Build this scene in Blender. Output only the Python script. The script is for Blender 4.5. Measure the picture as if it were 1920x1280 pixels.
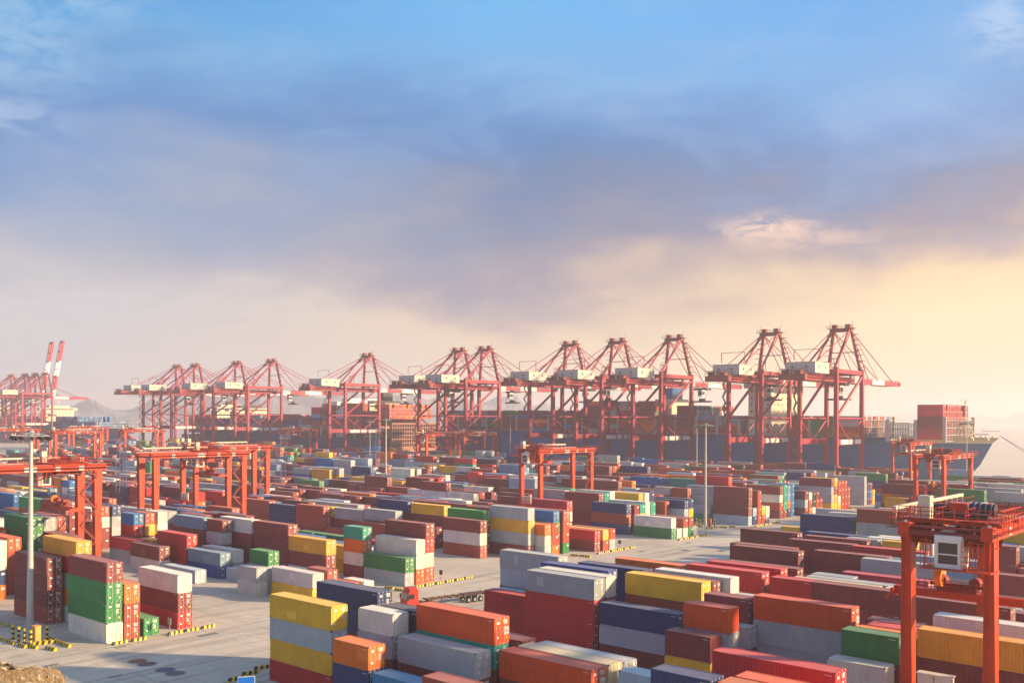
import bpy, math, random
from mathutils import Vector, Matrix
from mathutils.bvhtree import BVHTree

random.seed(7)
for o in list(bpy.data.objects): bpy.data.objects.remove(o)
SC = bpy.context.scene
COL = SC.collection
R = math.radians

# ------------------------------------------------------------ camera
HC = 33.14                      # camera height above the yard
cam = bpy.data.cameras.new('camera'); camo = bpy.data.objects.new('camera', cam); COL.objects.link(camo)
cam.sensor_width = 36; cam.lens = 1792/1920*36
cam.shift_y = (781.5-640)/1920; cam.clip_start = .5; cam.clip_end = 60000
camo.matrix_world = Matrix.Translation((0, 0, HC)) @ Matrix.Rotation(R(90), 4, 'X') @ Matrix.Rotation(.0061, 4, 'Z')
SC.camera = camo

# ------------------------------------------------------------ sun, sky, exposure
SUN_AZ = R(-8)      # direction towards the sun in the ground plane, from +X towards +Y
SUN_EL = R(19)
sl = bpy.data.lights.new('sun', 'SUN'); sl.energy = 4.3; sl.angle = R(2.2); sl.color = (1, .73, .42)
so = bpy.data.objects.new('sun', sl); COL.objects.link(so)
sd = Vector((math.cos(SUN_EL)*math.cos(SUN_AZ), math.cos(SUN_EL)*math.sin(SUN_AZ), math.sin(SUN_EL)))
so.rotation_euler = sd.to_track_quat('Z', 'Y').to_euler()
so.location = (0, 0, 200)
SC.view_settings.view_transform = 'Standard'; SC.view_settings.look = 'None'
SC.view_settings.exposure = 1.32; SC.view_settings.gamma = 1
SC.cycles.max_bounces = 6; SC.cycles.volume_bounces = 2; SC.cycles.diffuse_bounces = 3
SC.cycles.volume_step_rate = 4; SC.cycles.use_denoising = True

def lin(r, g, b):
    f = lambda c: (c/255/12.92) if c/255 <= .04045 else ((c/255+.055)/1.055)**2.4
    return (f(r), f(g), f(b), 1)

class NT:
    """tiny node-tree helper"""
    def __init__(s, nt): s.t = nt; nt.nodes.clear()
    def n(s, typ, **kw):
        x = s.t.nodes.new(typ)
        for k, v in kw.items():
            if k[0] == '_': continue
            setattr(x, k, v)
        return x
    def l(s, a, b): s.t.links.new(a, b)
    def put(s, sock, v):
        if hasattr(v, 'is_linked'): s.l(v, sock)
        else: sock.default_value = v
    def math(s, op, a, b=0.0, clamp=False):
        x = s.n('ShaderNodeMath', operation=op); x.use_clamp = clamp
        s.put(x.inputs[0], a); s.put(x.inputs[1], b); return x.outputs[0]
    def mix(s, fac, a, b, mode='MIX'):
        x = s.n('ShaderNodeMix', data_type='RGBA', blend_type=mode)
        s.put(x.inputs[0], fac); s.put(x.inputs[6], a); s.put(x.inputs[7], b); return x.outputs[2]
    def ramp(s, fac, stops, interp='LINEAR'):
        x = s.n('ShaderNodeValToRGB'); x.color_ramp.interpolation = interp
        e = x.color_ramp.elements
        while len(e) < len(stops): e.new(.5)
        for q, (p, c) in zip(e, stops):
            q.position = p; q.color = c if len(c) == 4 else (*c, 1)
        s.put(x.inputs[0], fac); return x.outputs[0]
    def noise(s, vec, scale, detail=3, rough=.55, dist=0.0):
        x = s.n('ShaderNodeTexNoise'); s.l(vec, x.inputs['Vector'])
        x.inputs['Scale'].default_value = scale; x.inputs['Detail'].default_value = detail
        x.inputs['Roughness'].default_value = rough; x.inputs['Distortion'].default_value = dist
        return x.outputs[0]
    def mapping(s, vec, scale=(1, 1, 1), rot=(0, 0, 0), loc=(0, 0, 0)):
        x = s.n('ShaderNodeMapping'); s.l(vec, x.inputs[0])
        x.inputs[1].default_value = loc; x.inputs[2].default_value = rot; x.inputs[3].default_value = scale
        return x.outputs[0]

W = bpy.data.worlds.new('World'); SC.world = W; W.use_nodes = True
def build_sky():
    t = NT(W.node_tree)
    tc = t.n('ShaderNodeTexCoord'); d = tc.outputs['Generated']
    sx = t.n('ShaderNodeSeparateXYZ'); t.l(d, sx.inputs[0])
    X, Y, Z = sx.outputs
    hyp = t.math('SQRT', t.math('ADD', t.math('MULTIPLY', X, X), t.math('MULTIPLY', Y, Y)))
    el = t.math('ARCTAN2', Z, hyp)                      # radians above the horizon
    az = t.math('ARCTAN2', X, Y)                        # 0 ahead, positive to the right
    # cloud banks: long soft streaks, nearly level, leaning up to the right
    cv = t.n('ShaderNodeCombineXYZ'); t.l(az, cv.inputs[0]); t.l(el, cv.inputs[1])
    uv = cv.outputs[0]
    n1 = t.noise(t.mapping(uv, (2.2, 7.5, 1), (0, 0, R(8)), (3.1, 1.7, 0)), 1.0, 4, .5, .35)
    n2 = t.noise(t.mapping(uv, (5, 15, 1), (0, 0, R(-14)), (.3, 4.2, 0)), 1.0, 5, .55, .5)
    n3 = t.noise(t.mapping(uv, (9, 20, 1), (0, 0, R(20)), (7.3, 2.2, 0)), 1.0, 9, .66, .8)
    warp = t.math('ADD', t.math('MULTIPLY', t.math('SUBTRACT', n1, .5), .20),
                  t.math('ADD', t.math('MULTIPLY', t.math('SUBTRACT', n2, .5), .10), t.math('MULTIPLY', t.math('SUBTRACT', n3, .5), .06)))
    f = t.math('DIVIDE', t.math('ADD', el, warp), .46, clamp=True)        # 0 horizon .. 1 above the frame
    k = 1792*.46                                            # pixels per unit near the horizon (1920 px photo)
    def st(lst):    # (photo row, r, g, b)
        return [(min(1, max(0, math.atan((781-y)/1792)/.46)), lin(*c)) for y, *c in sorted(lst, reverse=True)]
    left = t.ramp(f, st([(781, 194, 194, 198), (700, 199, 199, 202), (620, 202, 200, 204), (540, 184, 184, 194), (450, 156, 170, 195), (380, 130, 158, 198), (300, 96, 143, 198), (200, 94, 152, 206), (110, 94, 164, 217), (0, 66, 149, 214)]))
    mid = t.ramp(f, st([(781, 226, 206, 186), (700, 228, 208, 182), (620, 226, 203, 178), (570, 190, 172, 170), (520, 152, 148, 166), (460, 128, 138, 166), (390, 102, 130, 172), (320, 86, 134, 188), (200, 104, 157, 211), (110, 112, 172, 223), (0, 104, 177, 232)]))
    right = t.ramp(f, st([(781, 238, 214, 186), (720, 243, 220, 178), (640, 245, 224, 180), (560, 240, 210, 168), (505, 208, 182, 164), (440, 146, 142, 162), (350, 114, 138, 178), (260, 106, 150, 204), (130, 114, 169, 222), (0, 98, 167, 228)]))
    a1 = t.math('DIVIDE', t.math('ADD', t.math('ADD', az, .42), t.math('MULTIPLY', t.math('SUBTRACT', n1, .5), .25)), .42, clamp=True)
    a2 = t.math('DIVIDE', t.math('ADD', t.math('SUBTRACT', az, .02), t.math('MULTIPLY', t.math('SUBTRACT', n1, .5), .2)), .36, clamp=True)
    c = t.mix(a2, t.mix(a1, left, mid), right)
    # lighter wisps high up, warmer wisps low on the right
    w = t.ramp(n2, [(.5, (0, 0, 0, 1)), (.78, (1, 1, 1, 1))])
    hi = t.ramp(f, [(.25, (0, 0, 0, 1)), (.55, (1, 1, 1, 1))])
    c = t.mix(t.math('MULTIPLY', t.math('MULTIPLY', w, hi), .35), c, lin(176, 193, 222))
    w3 = t.ramp(n3, [(.52, (0, 0, 0, 1)), (.75, (1, 1, 1, 1))])
    c = t.mix(t.math('MULTIPLY', w3, .07), c, lin(238, 205, 190))
    # single cloud breaks: a bright-edged gap right of centre, pale puffs at the upper corners
    for ca, ce, wa, we, col_, amt in ((.262, .190, .045, .013, (250, 214, 192), .9), (.30, .178, .07, .010, (240, 205, 180), .6), (.472, .355, .035, .030, (190, 210, 236), .55), (-.49, .335, .07, .045, (160, 192, 222), .6), (-.43, .375, .06, .02, (160, 195, 226), .5), (-.50, .27, .06, .02, (170, 192, 222), .6)):
        dx = t.math('DIVIDE', t.math('SUBTRACT', az, ca), wa); dy = t.math('DIVIDE', t.math('SUBTRACT', el, ce), we)
        g_ = t.math('EXPONENT', t.math('MULTIPLY', t.math('ADD', t.math('MULTIPLY', dx, dx), t.math('MULTIPLY', dy, dy)), -1.0))
        ns = t.noise(t.mapping(uv, (26, 60, 1), (0, 0, R(12)), (ca*9, ce*7, 0)), 1.0, 8, .62, .5)
        c = t.mix(t.math('MULTIPLY', t.math('MULTIPLY', g_, t.ramp(ns, [(.40, (0, 0, 0)), (.56, (1, 1, 1))])), amt), c, lin(*col_))
    # physical sky well above the picture, brightened as fill light from out of view
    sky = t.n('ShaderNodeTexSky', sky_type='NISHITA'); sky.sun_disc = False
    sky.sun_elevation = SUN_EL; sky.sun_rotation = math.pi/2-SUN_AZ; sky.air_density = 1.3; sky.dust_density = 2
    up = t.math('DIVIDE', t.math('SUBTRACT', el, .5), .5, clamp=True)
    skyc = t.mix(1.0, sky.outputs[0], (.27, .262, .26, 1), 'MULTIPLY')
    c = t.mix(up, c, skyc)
    # sky behind the camera: slightly bluer, its level kept up as unseen fill
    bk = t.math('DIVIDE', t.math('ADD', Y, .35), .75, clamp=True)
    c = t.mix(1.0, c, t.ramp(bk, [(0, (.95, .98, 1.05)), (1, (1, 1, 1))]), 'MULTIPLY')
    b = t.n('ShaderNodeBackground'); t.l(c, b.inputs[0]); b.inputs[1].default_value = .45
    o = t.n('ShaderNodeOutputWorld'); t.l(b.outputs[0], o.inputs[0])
build_sky()

# ------------------------------------------------------------ yard frame: u along the container rows, v towards the quay
TH = R(40.87); CT, ST = math.cos(TH), math.sin(TH)
def P(u, v, z=0.0): return Vector((u*CT+v*ST, -u*ST+v*CT, z))
def inv(px, py, z=0.0):
    """photo pixel (1920x1280) -> (u, v) on the level z: only used to read lengths off the photograph"""
    cr, sr = math.cos(.0061), math.sin(.0061); dx, dy = px-960, py-781.5
    a = dx*cr+dy*sr; b = -dx*sr+dy*cr
    D = 1792*(HC-z)/b; X = a/1792*D
    return X*CT-D*ST, X*ST+D*CT

# ------------------------------------------------------------ mesh builder
class MB:
    def __init__(s): s.v = []; s.f = []; s.m = []; s.c = []
    def poly(s, pts, m=0, c=None):
        i = len(s.v); s.v += [tuple(p) for p in pts]; s.f.append(tuple(range(i, i+len(pts)))); s.m.append(m); s.c.append(c)
    def box(s, x0, y0, z0, x1, y1, z1, m=0, c=None, M=None, skip=''):
        p = [Vector(q) for q in ((x0, y0, z0), (x1, y0, z0), (x1, y1, z0), (x0, y1, z0), (x0, y0, z1), (x1, y0, z1), (x1, y1, z1), (x0, y1, z1))]
        if M is not None: p = [M @ q for q in p]
        i = len(s.v); s.v += [tuple(q) for q in p]
        for k, fc in (('b', (0, 3, 2, 1)), ('t', (4, 5, 6, 7)), ('f', (0, 1, 5, 4)), ('r', (1, 2, 6, 5)), ('k', (2, 3, 7, 6)), ('l', (3, 0, 4, 7))):
            if k in skip: continue
            s.f.append(tuple(i+j for j in fc)); s.m.append(m[k] if isinstance(m, dict) else m); s.c.append(c)
    def beam(s, p, q, w, h, m=0, up=(0, 0, 1), w2=None, h2=None):
        p = Vector(p); q = Vector(q); d = (q-p).normalized(); u = Vector(up)
        if abs(d.dot(u)) > .999: u = Vector((1, 0, 0)) if abs(d.x) < .9 else Vector((0, 1, 0))
        a = d.cross(u).normalized(); b = a.cross(d)
        i = len(s.v)
        for o, ww, hh in ((p, w, h), (q, w2 or w, h2 or h)):
            for e, g in ((-1, -1), (1, -1), (1, 1), (-1, 1)): s.v.append(tuple(o+a*e*ww/2+b*g*hh/2))
        for fc in ((0, 3, 2, 1), (4, 5, 6, 7), (0, 1, 5, 4), (1, 2, 6, 5), (2, 3, 7, 6), (3, 0, 4, 7)):
            s.f.append(tuple(i+j for j in fc)); s.m.append(m); s.c.append(None)
    def tube(s, p, q, r, m=0, n=8, r2=None, caps=True):
        p = Vector(p); q = Vector(q); d = (q-p).normalized()
        u = Vector((0, 0, 1)) if abs(d.z) < .95 else Vector((1, 0, 0))
        a = d.cross(u).normalized(); b = a.cross(d); i = len(s.v); r2 = r if r2 is None else r2
        for o, rr in ((p, r), (q, r2)):
            for k in range(n):
                t = 2*math.pi*k/n; s.v.append(tuple(o+(a*math.cos(t)+b*math.sin(t))*rr))
        for k in range(n):
            j = (k+1) % n; s.f.append((i+k, i+n+k, i+n+j, i+j)); s.m.append(m); s.c.append(None)
        if caps:
            s.f.append(tuple(i+k for k in range(n))); s.m.append(m); s.c.append(None)
            s.f.append(tuple(i+n+k for k in reversed(range(n)))); s.m.append(m); s.c.append(None)
    def rail(s, p, q, h=1.1, r=.035, step=2.0, m=0, mids=1):
        p = Vector(p); q = Vector(q); L = (q-p).length; n = max(1, round(L/step))
        for k in range(n+1):
            a = p.lerp(q, k/n); s.tube(a, a+Vector((0, 0, h)), r, m, 4, caps=False)
        for k in range(mids+1):
            z = Vector((0, 0, h*(k+1)/(mids+1))); s.tube(p+z, q+z, r, m, 4, caps=False)
    def mesh(s, name, mats, colattr=False):
        me = bpy.data.meshes.new(name); me.from_pydata(s.v, [], s.f)
        for x in mats: me.materials.append(x)
        me.polygons.foreach_set('material_index', s.m)
        if colattr:
            ca = me.color_attributes.new('paint', 'FLOAT_COLOR', 'CORNER'); buf = []
            for f, c in zip(s.f, s.c): buf += list(c or (.5, .5, .5, 1))*len(f)
            ca.data.foreach_set('color', buf)
        me.update(); return me

def link(name, me, parent=None, loc=(0, 0, 0), rz=0.0, color=None):
    o = bpy.data.objects.new(name, me); COL.objects.link(o)
    o.location = loc; o.rotation_euler = (0, 0, rz)
    if parent is not None: o.parent = parent
    if color is not None: o.color = color
    return o
def tag(o, label=None, cat=None, group=None, kind=None):
    if label: o['label'] = label
    if cat: o['category'] = cat
    if group: o['group'] = group
    if kind: o['kind'] = kind
    return o
def tree_copy(o, parent=None):
    c = o.copy(); COL.objects.link(c)
    if parent is not None: c.parent = parent
    for ch in o.children: tree_copy(ch, c)
    return c

# ------------------------------------------------------------ materials
def mat(name): m = bpy.data.materials.new(name); m.use_nodes = True; return m, NT(m.node_tree)
def finish(t, col, rough=.6, metal=0.0, bump=None, bstr=.3, spec=.4):
    b = t.n('ShaderNodeBsdfPrincipled'); t.put(b.inputs['Base Color'], col); t.put(b.inputs['Roughness'], rough)
    b.inputs['Metallic'].default_value = metal; b.inputs['Specular IOR Level'].default_value = spec
    if bump is not None:
        bp = t.n('ShaderNodeBump'); bp.inputs['Strength'].default_value = bstr; bp.inputs['Distance'].default_value = .05
        t.l(bump, bp.inputs['Height']); t.l(bp.outputs[0], b.inputs['Normal'])
    o = t.n('ShaderNodeOutputMaterial'); t.l(b.outputs[0], o.inputs[0])
def plain(name, col, rough=.6, metal=0.0, var=.18, scale=1.2, dirt=None, dirtamt=.25, spec=.4):
    m, t = mat(name); tc = t.n('ShaderNodeTexCoord').outputs['Object']
    n = t.noise(tc, scale, 5, .6); g = t.ramp(n, [(.3, (1-var,)*3), (.7, (1+var*.3,)*3)])
    c = t.mix(1.0, (*col, 1), g, 'MULTIPLY')
    if dirt:
        n2 = t.noise(t.mapping(tc, (1, 1, .25)), scale*2.3, 6, .7)
        c = t.mix(t.math('MULTIPLY', t.ramp(n2, [(.52, (0, 0, 0)), (.72, (1, 1, 1))]), dirtamt), c, (*dirt, 1))
    finish(t, c, rough, metal, spec=spec); return m
def paint(name, source, dust):
    """weathered container paint; colour comes from the object (or the mesh's colour layer)"""
    m, t = mat(name); tc = t.n('ShaderNodeTexCoord').outputs['Object']
    if source == 'object':
        oi = t.n('ShaderNodeObjectInfo'); base = oi.outputs['Color']; rnd = oi.outputs['Random']
        off = t.n('ShaderNodeCombineXYZ'); t.l(t.math('MULTIPLY', rnd, 90), off.inputs[0]); t.l(t.math('MULTIPLY', rnd, 37), off.inputs[1])
        ad = t.n('ShaderNodeVectorMath', operation='ADD'); t.l(tc, ad.inputs[0]); t.l(off.outputs[0], ad.inputs[1]); tc = ad.outputs[0]
    else:
        base = t.n('ShaderNodeAttribute', attribute_name='paint').outputs['Color']
    big = t.noise(tc, .35, 3, .6)
    c = t.mix(1.0, base, t.ramp(big, [(.3, (.86, .86, .88)), (.7, (1.08, 1.07, 1.04))]), 'MULTIPLY')
    streak = t.noise(t.mapping(tc, (5, 5, .35)), 1.0, 5, .7)
    c = t.mix(t.math('MULTIPLY', t.ramp(streak, [(.52, (0, 0, 0)), (.74, (1, 1, 1))]), .3), c, (.16, .1, .07, 1))
    spots = t.noise(tc, 2.6, 8, .75)
    c = t.mix(t.math('MULTIPLY', t.ramp(spots, [(.64, (0, 0, 0)), (.69, (1, 1, 1))]), .65), c, (.17, .06, .03, 1))
    if dust:
        dn = t.noise(t.mapping(tc, (.5, 1.2, 1)), 1.3, 5, .65)
        c = t.mix(t.ramp(dn, [(.3, (dust*.7,)*3), (.7, (dust*1.15,)*3)]), c, (.50, .42, .37, 1))
    finish(t, c, .52 if not dust else .62); return m
M_PAINT = paint('container_paint', 'object', 0)
M_ROOF = paint('container_roof_paint', 'object', .24)
M_CPAINT = paint('cargo_paint', 'layer', 0)
M_CROOF = paint('cargo_roof_paint', 'layer', .24)
M_STEEL = plain('galvanised_steel', (.60, .58, .54), .5, .15)
M_CAST = plain('corner_steel', (.10, .085, .08), .6, .2)
M_MARK = plain('white_marking', (.78, .76, .72), .6)
M_YMARK = plain('yellow_marking', (.75, .55, .06), .6)
M_RED = plain('crane_red', (.34, .014, .042), .5, 0, .25, .25, (.22, .06, .05), .35)
M_RTG = plain('gantry_orange_red', (.55, .042, .007), .5, 0, .22, .5, (.30, .07, .03), .35)
M_DRED = plain('machinery_dark_red', (.25, .03, .025), .55)
M_WHITE = plain('white_paint', (.74, .72, .68), .5, 0, .12, .6, (.3, .25, .2), .25)
M_CREAM = plain('cream_paint', (.66, .56, .42), .5, 0, .15, .6, (.3, .2, .12), .3)
M_DARK = plain('dark_machinery', (.035, .035, .04), .5)
M_GLASS = plain('dark_glass', (.03, .04, .05), .08, 0, .1, 1, spec=.8)
M_BLUE = plain('tower_blue', (.035, .13, .36), .5)
M_HOUSE = plain('house_cream', (.50, .48, .42), .5, 0, .1, .3)
M_GREY = plain('grey_steel', (.30, .31, .32), .5, .1)
M_MAST = plain('mast_grey', (.50, .48, .43), .5, .1, .12)
M_YEL = plain('safety_yellow', (.72, .55, .02), .6, 0, .2, 3, (.2, .15, .08), .4)
M_BLK = plain('safety_black', (.02, .02, .02), .6)
M_CONC = plain('old_concrete', (.36, .33, .28), .85)
M_TYRE = plain('tyre_rubber', (.018, .018, .02), .85)
M_ORANGE = plain('orange_paint', (.85, .24, .02), .5)
M_TRUCK = plain('truck_red', (.62, .04, .025), .35)
M_CHASSIS = plain('chassis_brown', (.11, .06, .045), .7)
M_SIGN = plain('sign_blue', (.01, .19, .72), .4)
HAZE = 0.00028
# ------------------------------------------------------------ ground, water, hills
QV = 492.0
def ground_mat():
    m, t = mat('yard_concrete'); tc = t.n('ShaderNodeTexCoord').outputs['Object']
    n = t.noise(tc, .035, 5, .6); n2 = t.noise(tc, .6, 6, .7)
    c = t.ramp(n, [(.3, (.44, .375, .295)), (.5, (.54, .465, .37)), (.72, (.61, .53, .43))])
    c = t.mix(1.0, c, t.ramp(n2, [(.3, (.86, .86, .86)), (.7, (1.06, 1.06, 1.06))]), 'MULTIPLY')
    # tyre wear along the aisles (v direction) and the lanes (u direction)
    w = t.noise(t.mapping(tc, (.55, .018, 1)), 1.0, 6, .65, .6)
    c = t.mix(t.math('MULTIPLY', t.ramp(w, [(.52, (0, 0, 0)), (.68, (1, 1, 1))]), .62), c, (.155, .14, .125, 1))
    w = t.noise(t.mapping(tc, (.03, .45, 1), (0, 0, R(9))), 1.0, 6, .65, .8)
    c = t.mix(t.math('MULTIPLY', t.ramp(w, [(.55, (0, 0, 0)), (.7, (1, 1, 1))]), .4), c, (.17, .15, .13, 1))
    st = t.noise(t.mapping(tc, (.12, .06, 1)), 1.0, 8, .72)
    c = t.mix(t.math('MULTIPLY', t.ramp(st, [(.6, (0, 0, 0)), (.67, (1, 1, 1))]), .35), c, (.14, .12, .11, 1))
    rust = t.noise(t.mapping(tc, (.05, .11, 1), (0, 0, .4), (7, 3, 0)), 1.0, 5, .6)
    c = t.mix(t.math('MULTIPLY', t.ramp(rust, [(.6, (0, 0, 0)), (.72, (1, 1, 1))]), .3), c, (.42, .24, .12, 1))
    br = t.n('ShaderNodeTexBrick'); t.l(tc, br.inputs['Vector']); br.offset = 0
    br.inputs['Scale'].default_value = 1; br.inputs['Brick Width'].default_value = 5; br.inputs['Row Height'].default_value = 5
    br.inputs['Mortar Size'].default_value = .035; br.inputs['Color1'].default_value = (1, 1, 1, 1); br.inputs['Color2'].default_value = (.96, .96, .97, 1); br.inputs['Mortar'].default_value = (.66, .63, .6, 1)
    c = t.mix(1.0, c, br.outputs['Color'], 'MULTIPLY')
    finish(t, c, .85, bump=n2, bstr=.15); return m
m = MB()
m.poly([(-2600, -400, 0), (1500, -400, 0), (1500, QV, 0), (-2600, QV, 0)])
m.poly([(-2600, QV, 0), (1500, QV, 0), (1500, QV, -6), (-2600, QV, -6)])
tag(link('ground', m.mesh('ground', [ground_mat()]), rz=-TH), kind='structure')

def sea_mat():
    m, t = mat('sea_water'); tc = t.n('ShaderNodeTexCoord').outputs['Object']
    n = t.noise(t.mapping(tc, (.006, .02, 1)), 1.0, 5, .6)
    b = t.noise(t.mapping(tc, (.06, .14, 1)), 1.0, 8, .7)
    c = t.ramp(n, [(.35, (.36, .31, .26)), (.65, (.46, .40, .33))])
    finish(t, c, .2, bump=b, bstr=.5, spec=.6); return m
m = MB(); m.poly([(-7000, -1500, -3.5), (7000, -1500, -3.5), (7000, 9000, -3.5), (-7000, 9000, -3.5)])
tag(link('sea', m.mesh('sea', [sea_mat()])), kind='structure')

def hills(name, pts, Y, depth, seed, col):
    """a ridge: pts are (photo x, photo y of the crest) at distance Y; a real range with front and back slopes"""
    rnd = random.Random(seed); m = MB(); N = 90; rows = 9
    xs = [p[0] for p in pts]
    def crest(x):
        for a, b in zip(pts, pts[1:]):
            if a[0] <= x <= b[0]:
                k = (x-a[0])/(b[0]-a[0]); k = k*k*(3-2*k); return a[1]*(1-k)+b[1]*k
        return pts[-1][1]
    ph = [rnd.uniform(0, 6) for _ in range(6)]
    g = []
    for i in range(N+1):
        x = xs[0]+(xs[-1]-xs[0])*i/N; X = (x-960)/1792*Y
        hz = 781.5+(x-960)*.0061; z = HC+(hz-crest(x))/1792*Y
        z *= 1+.05*math.sin(i*.9+ph[0])+.035*math.sin(i*2.3+ph[1]); z = max(z, 2)
        row = []
        for j in range(rows+1):
            q = j/rows*2-1; f = max(0, 1-abs(q)**1.4)
            f *= 1+.1*math.sin(i*.7+j*1.9+ph[2])*(1-abs(q))*2
            row.append((X*(1+q*depth/Y/2), Y+q*depth/2+40*math.sin(i*.5+ph[3]+j), -5+(z+5)*f))
        g.append(row)
    for i in range(N):
        for j in range(rows): m.poly([g[i][j], g[i+1][j], g[i+1][j+1], g[i][j+1]])
    return tag(link(name, m.mesh(name, [plain(name+'_hazed', col, .95, 0, .5, .004)])), kind='structure')  # ridge colour paler than the slopes, distance haze painted into it
hills('hills', [(112, 778), (135, 764), (168, 752), (205, 762), (240, 768), (300, 748), (360, 742), (440, 728), (520, 738), (640, 738), (760, 742), (860, 752), (960, 748), (1040, 764), (1090, 776)], 3900, 900, 3, (.19, .21, .23))
hills('far_islands', [(1640, 784), (1700, 776), (1760, 781), (1800, 783), (1830, 777), (1862, 782), (1880, 783), (1905, 776), (1960, 768), (2060, 764), (2200, 782)], 7600, 900, 9, (.28, .25, .22))

def slope():
    """the rocky hillside the photograph was taken from: falls away from the camera, a shoulder shows bottom left"""
    m, t = mat('dry_hillside'); tc = t.n('ShaderNodeTexCoord').outputs['Object']
    n = t.noise(tc, 4.5, 12, .8); n2 = t.noise(tc, .25, 4, .6)
    c = t.ramp(n, [(.32, (.05, .035, .02)), (.47, (.14, .095, .05)), (.56, (.24, .17, .10)), (.68, (.42, .34, .24))])
    c = t.mix(1.0, c, t.ramp(n2, [(.3, (.75, .75, .75)), (.7, (1.1, 1.1, 1.1))]), 'MULTIPLY')
    finish(t, c, .95, bump=n, bstr=1.0)
    rnd = random.Random(5); mb = MB(); nx, ny = 150, 150
    def zz(x, y):
        base = HC-2.2-max(0, y-2)*.62                      # hill falls away below the view
        # left shoulder
        lx = -20.1+(y-40)*-.10
        k = max(0, min(1, (lx+.9-x)/3.2+.5)); top = HC-.278*y*.955-.15+(-x-20)*.05
        if y > 46: top -= (y-46)*1.3
        h = max(base, top*k+base*(1-k)) if y < 62 else base
        r = .35*math.sin(x*.9+y*.7)+.25*math.sin(x*2.9-y*2.1)+.25*math.sin(x*6.1+y*4.3)+.2*math.sin(x*9.7-y*7.1)
        return max(-.6, h+.28*r+rnd.uniform(-.16, .16))
    g = [[(-64+i*.4, 1+j*.4, zz(-64+i*.4, 1+j*.4)) for j in range(ny+1)] for i in range(nx+1)]
    for i in range(nx):
        for j in range(ny):
            a, b, c_, d = g[i][j], g[i+1][j], g[i+1][j+1], g[i][j+1]
            if max(a[2], b[2], c_[2], d[2]) > -.5: mb.poly([a, b, c_, d])
    tag(link('rocky_hillside', mb.mesh('rocky_hillside', [m])), kind='structure')
    st = MB()
    for k in range(2600):
        i = rnd.randrange(60, nx-20); j = rnd.randrange(70, 135); x, y, z = g[i][j]
        if z < 5: continue
        x += rnd.uniform(-.2, .2); y += rnd.uniform(-.2, .2); s = rnd.uniform(.03, .14)*rnd.uniform(.5, 1.3)
        Mx = Matrix.Translation((x, y, z+s*.2)) @ Matrix.Rotation(rnd.uniform(0, 6), 4, (rnd.random(), rnd.random(), 1)); 
        st.box(-s, -s*.7, -s*.5, s, s*.8, s*.5, 0, None, Mx)
    tag(link('loose_stones', st.mesh('loose_stones', [plain('pale_stone', (.38, .31, .22), .9, 0, .6, .8)])), kind='stuff')
slope()
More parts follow.
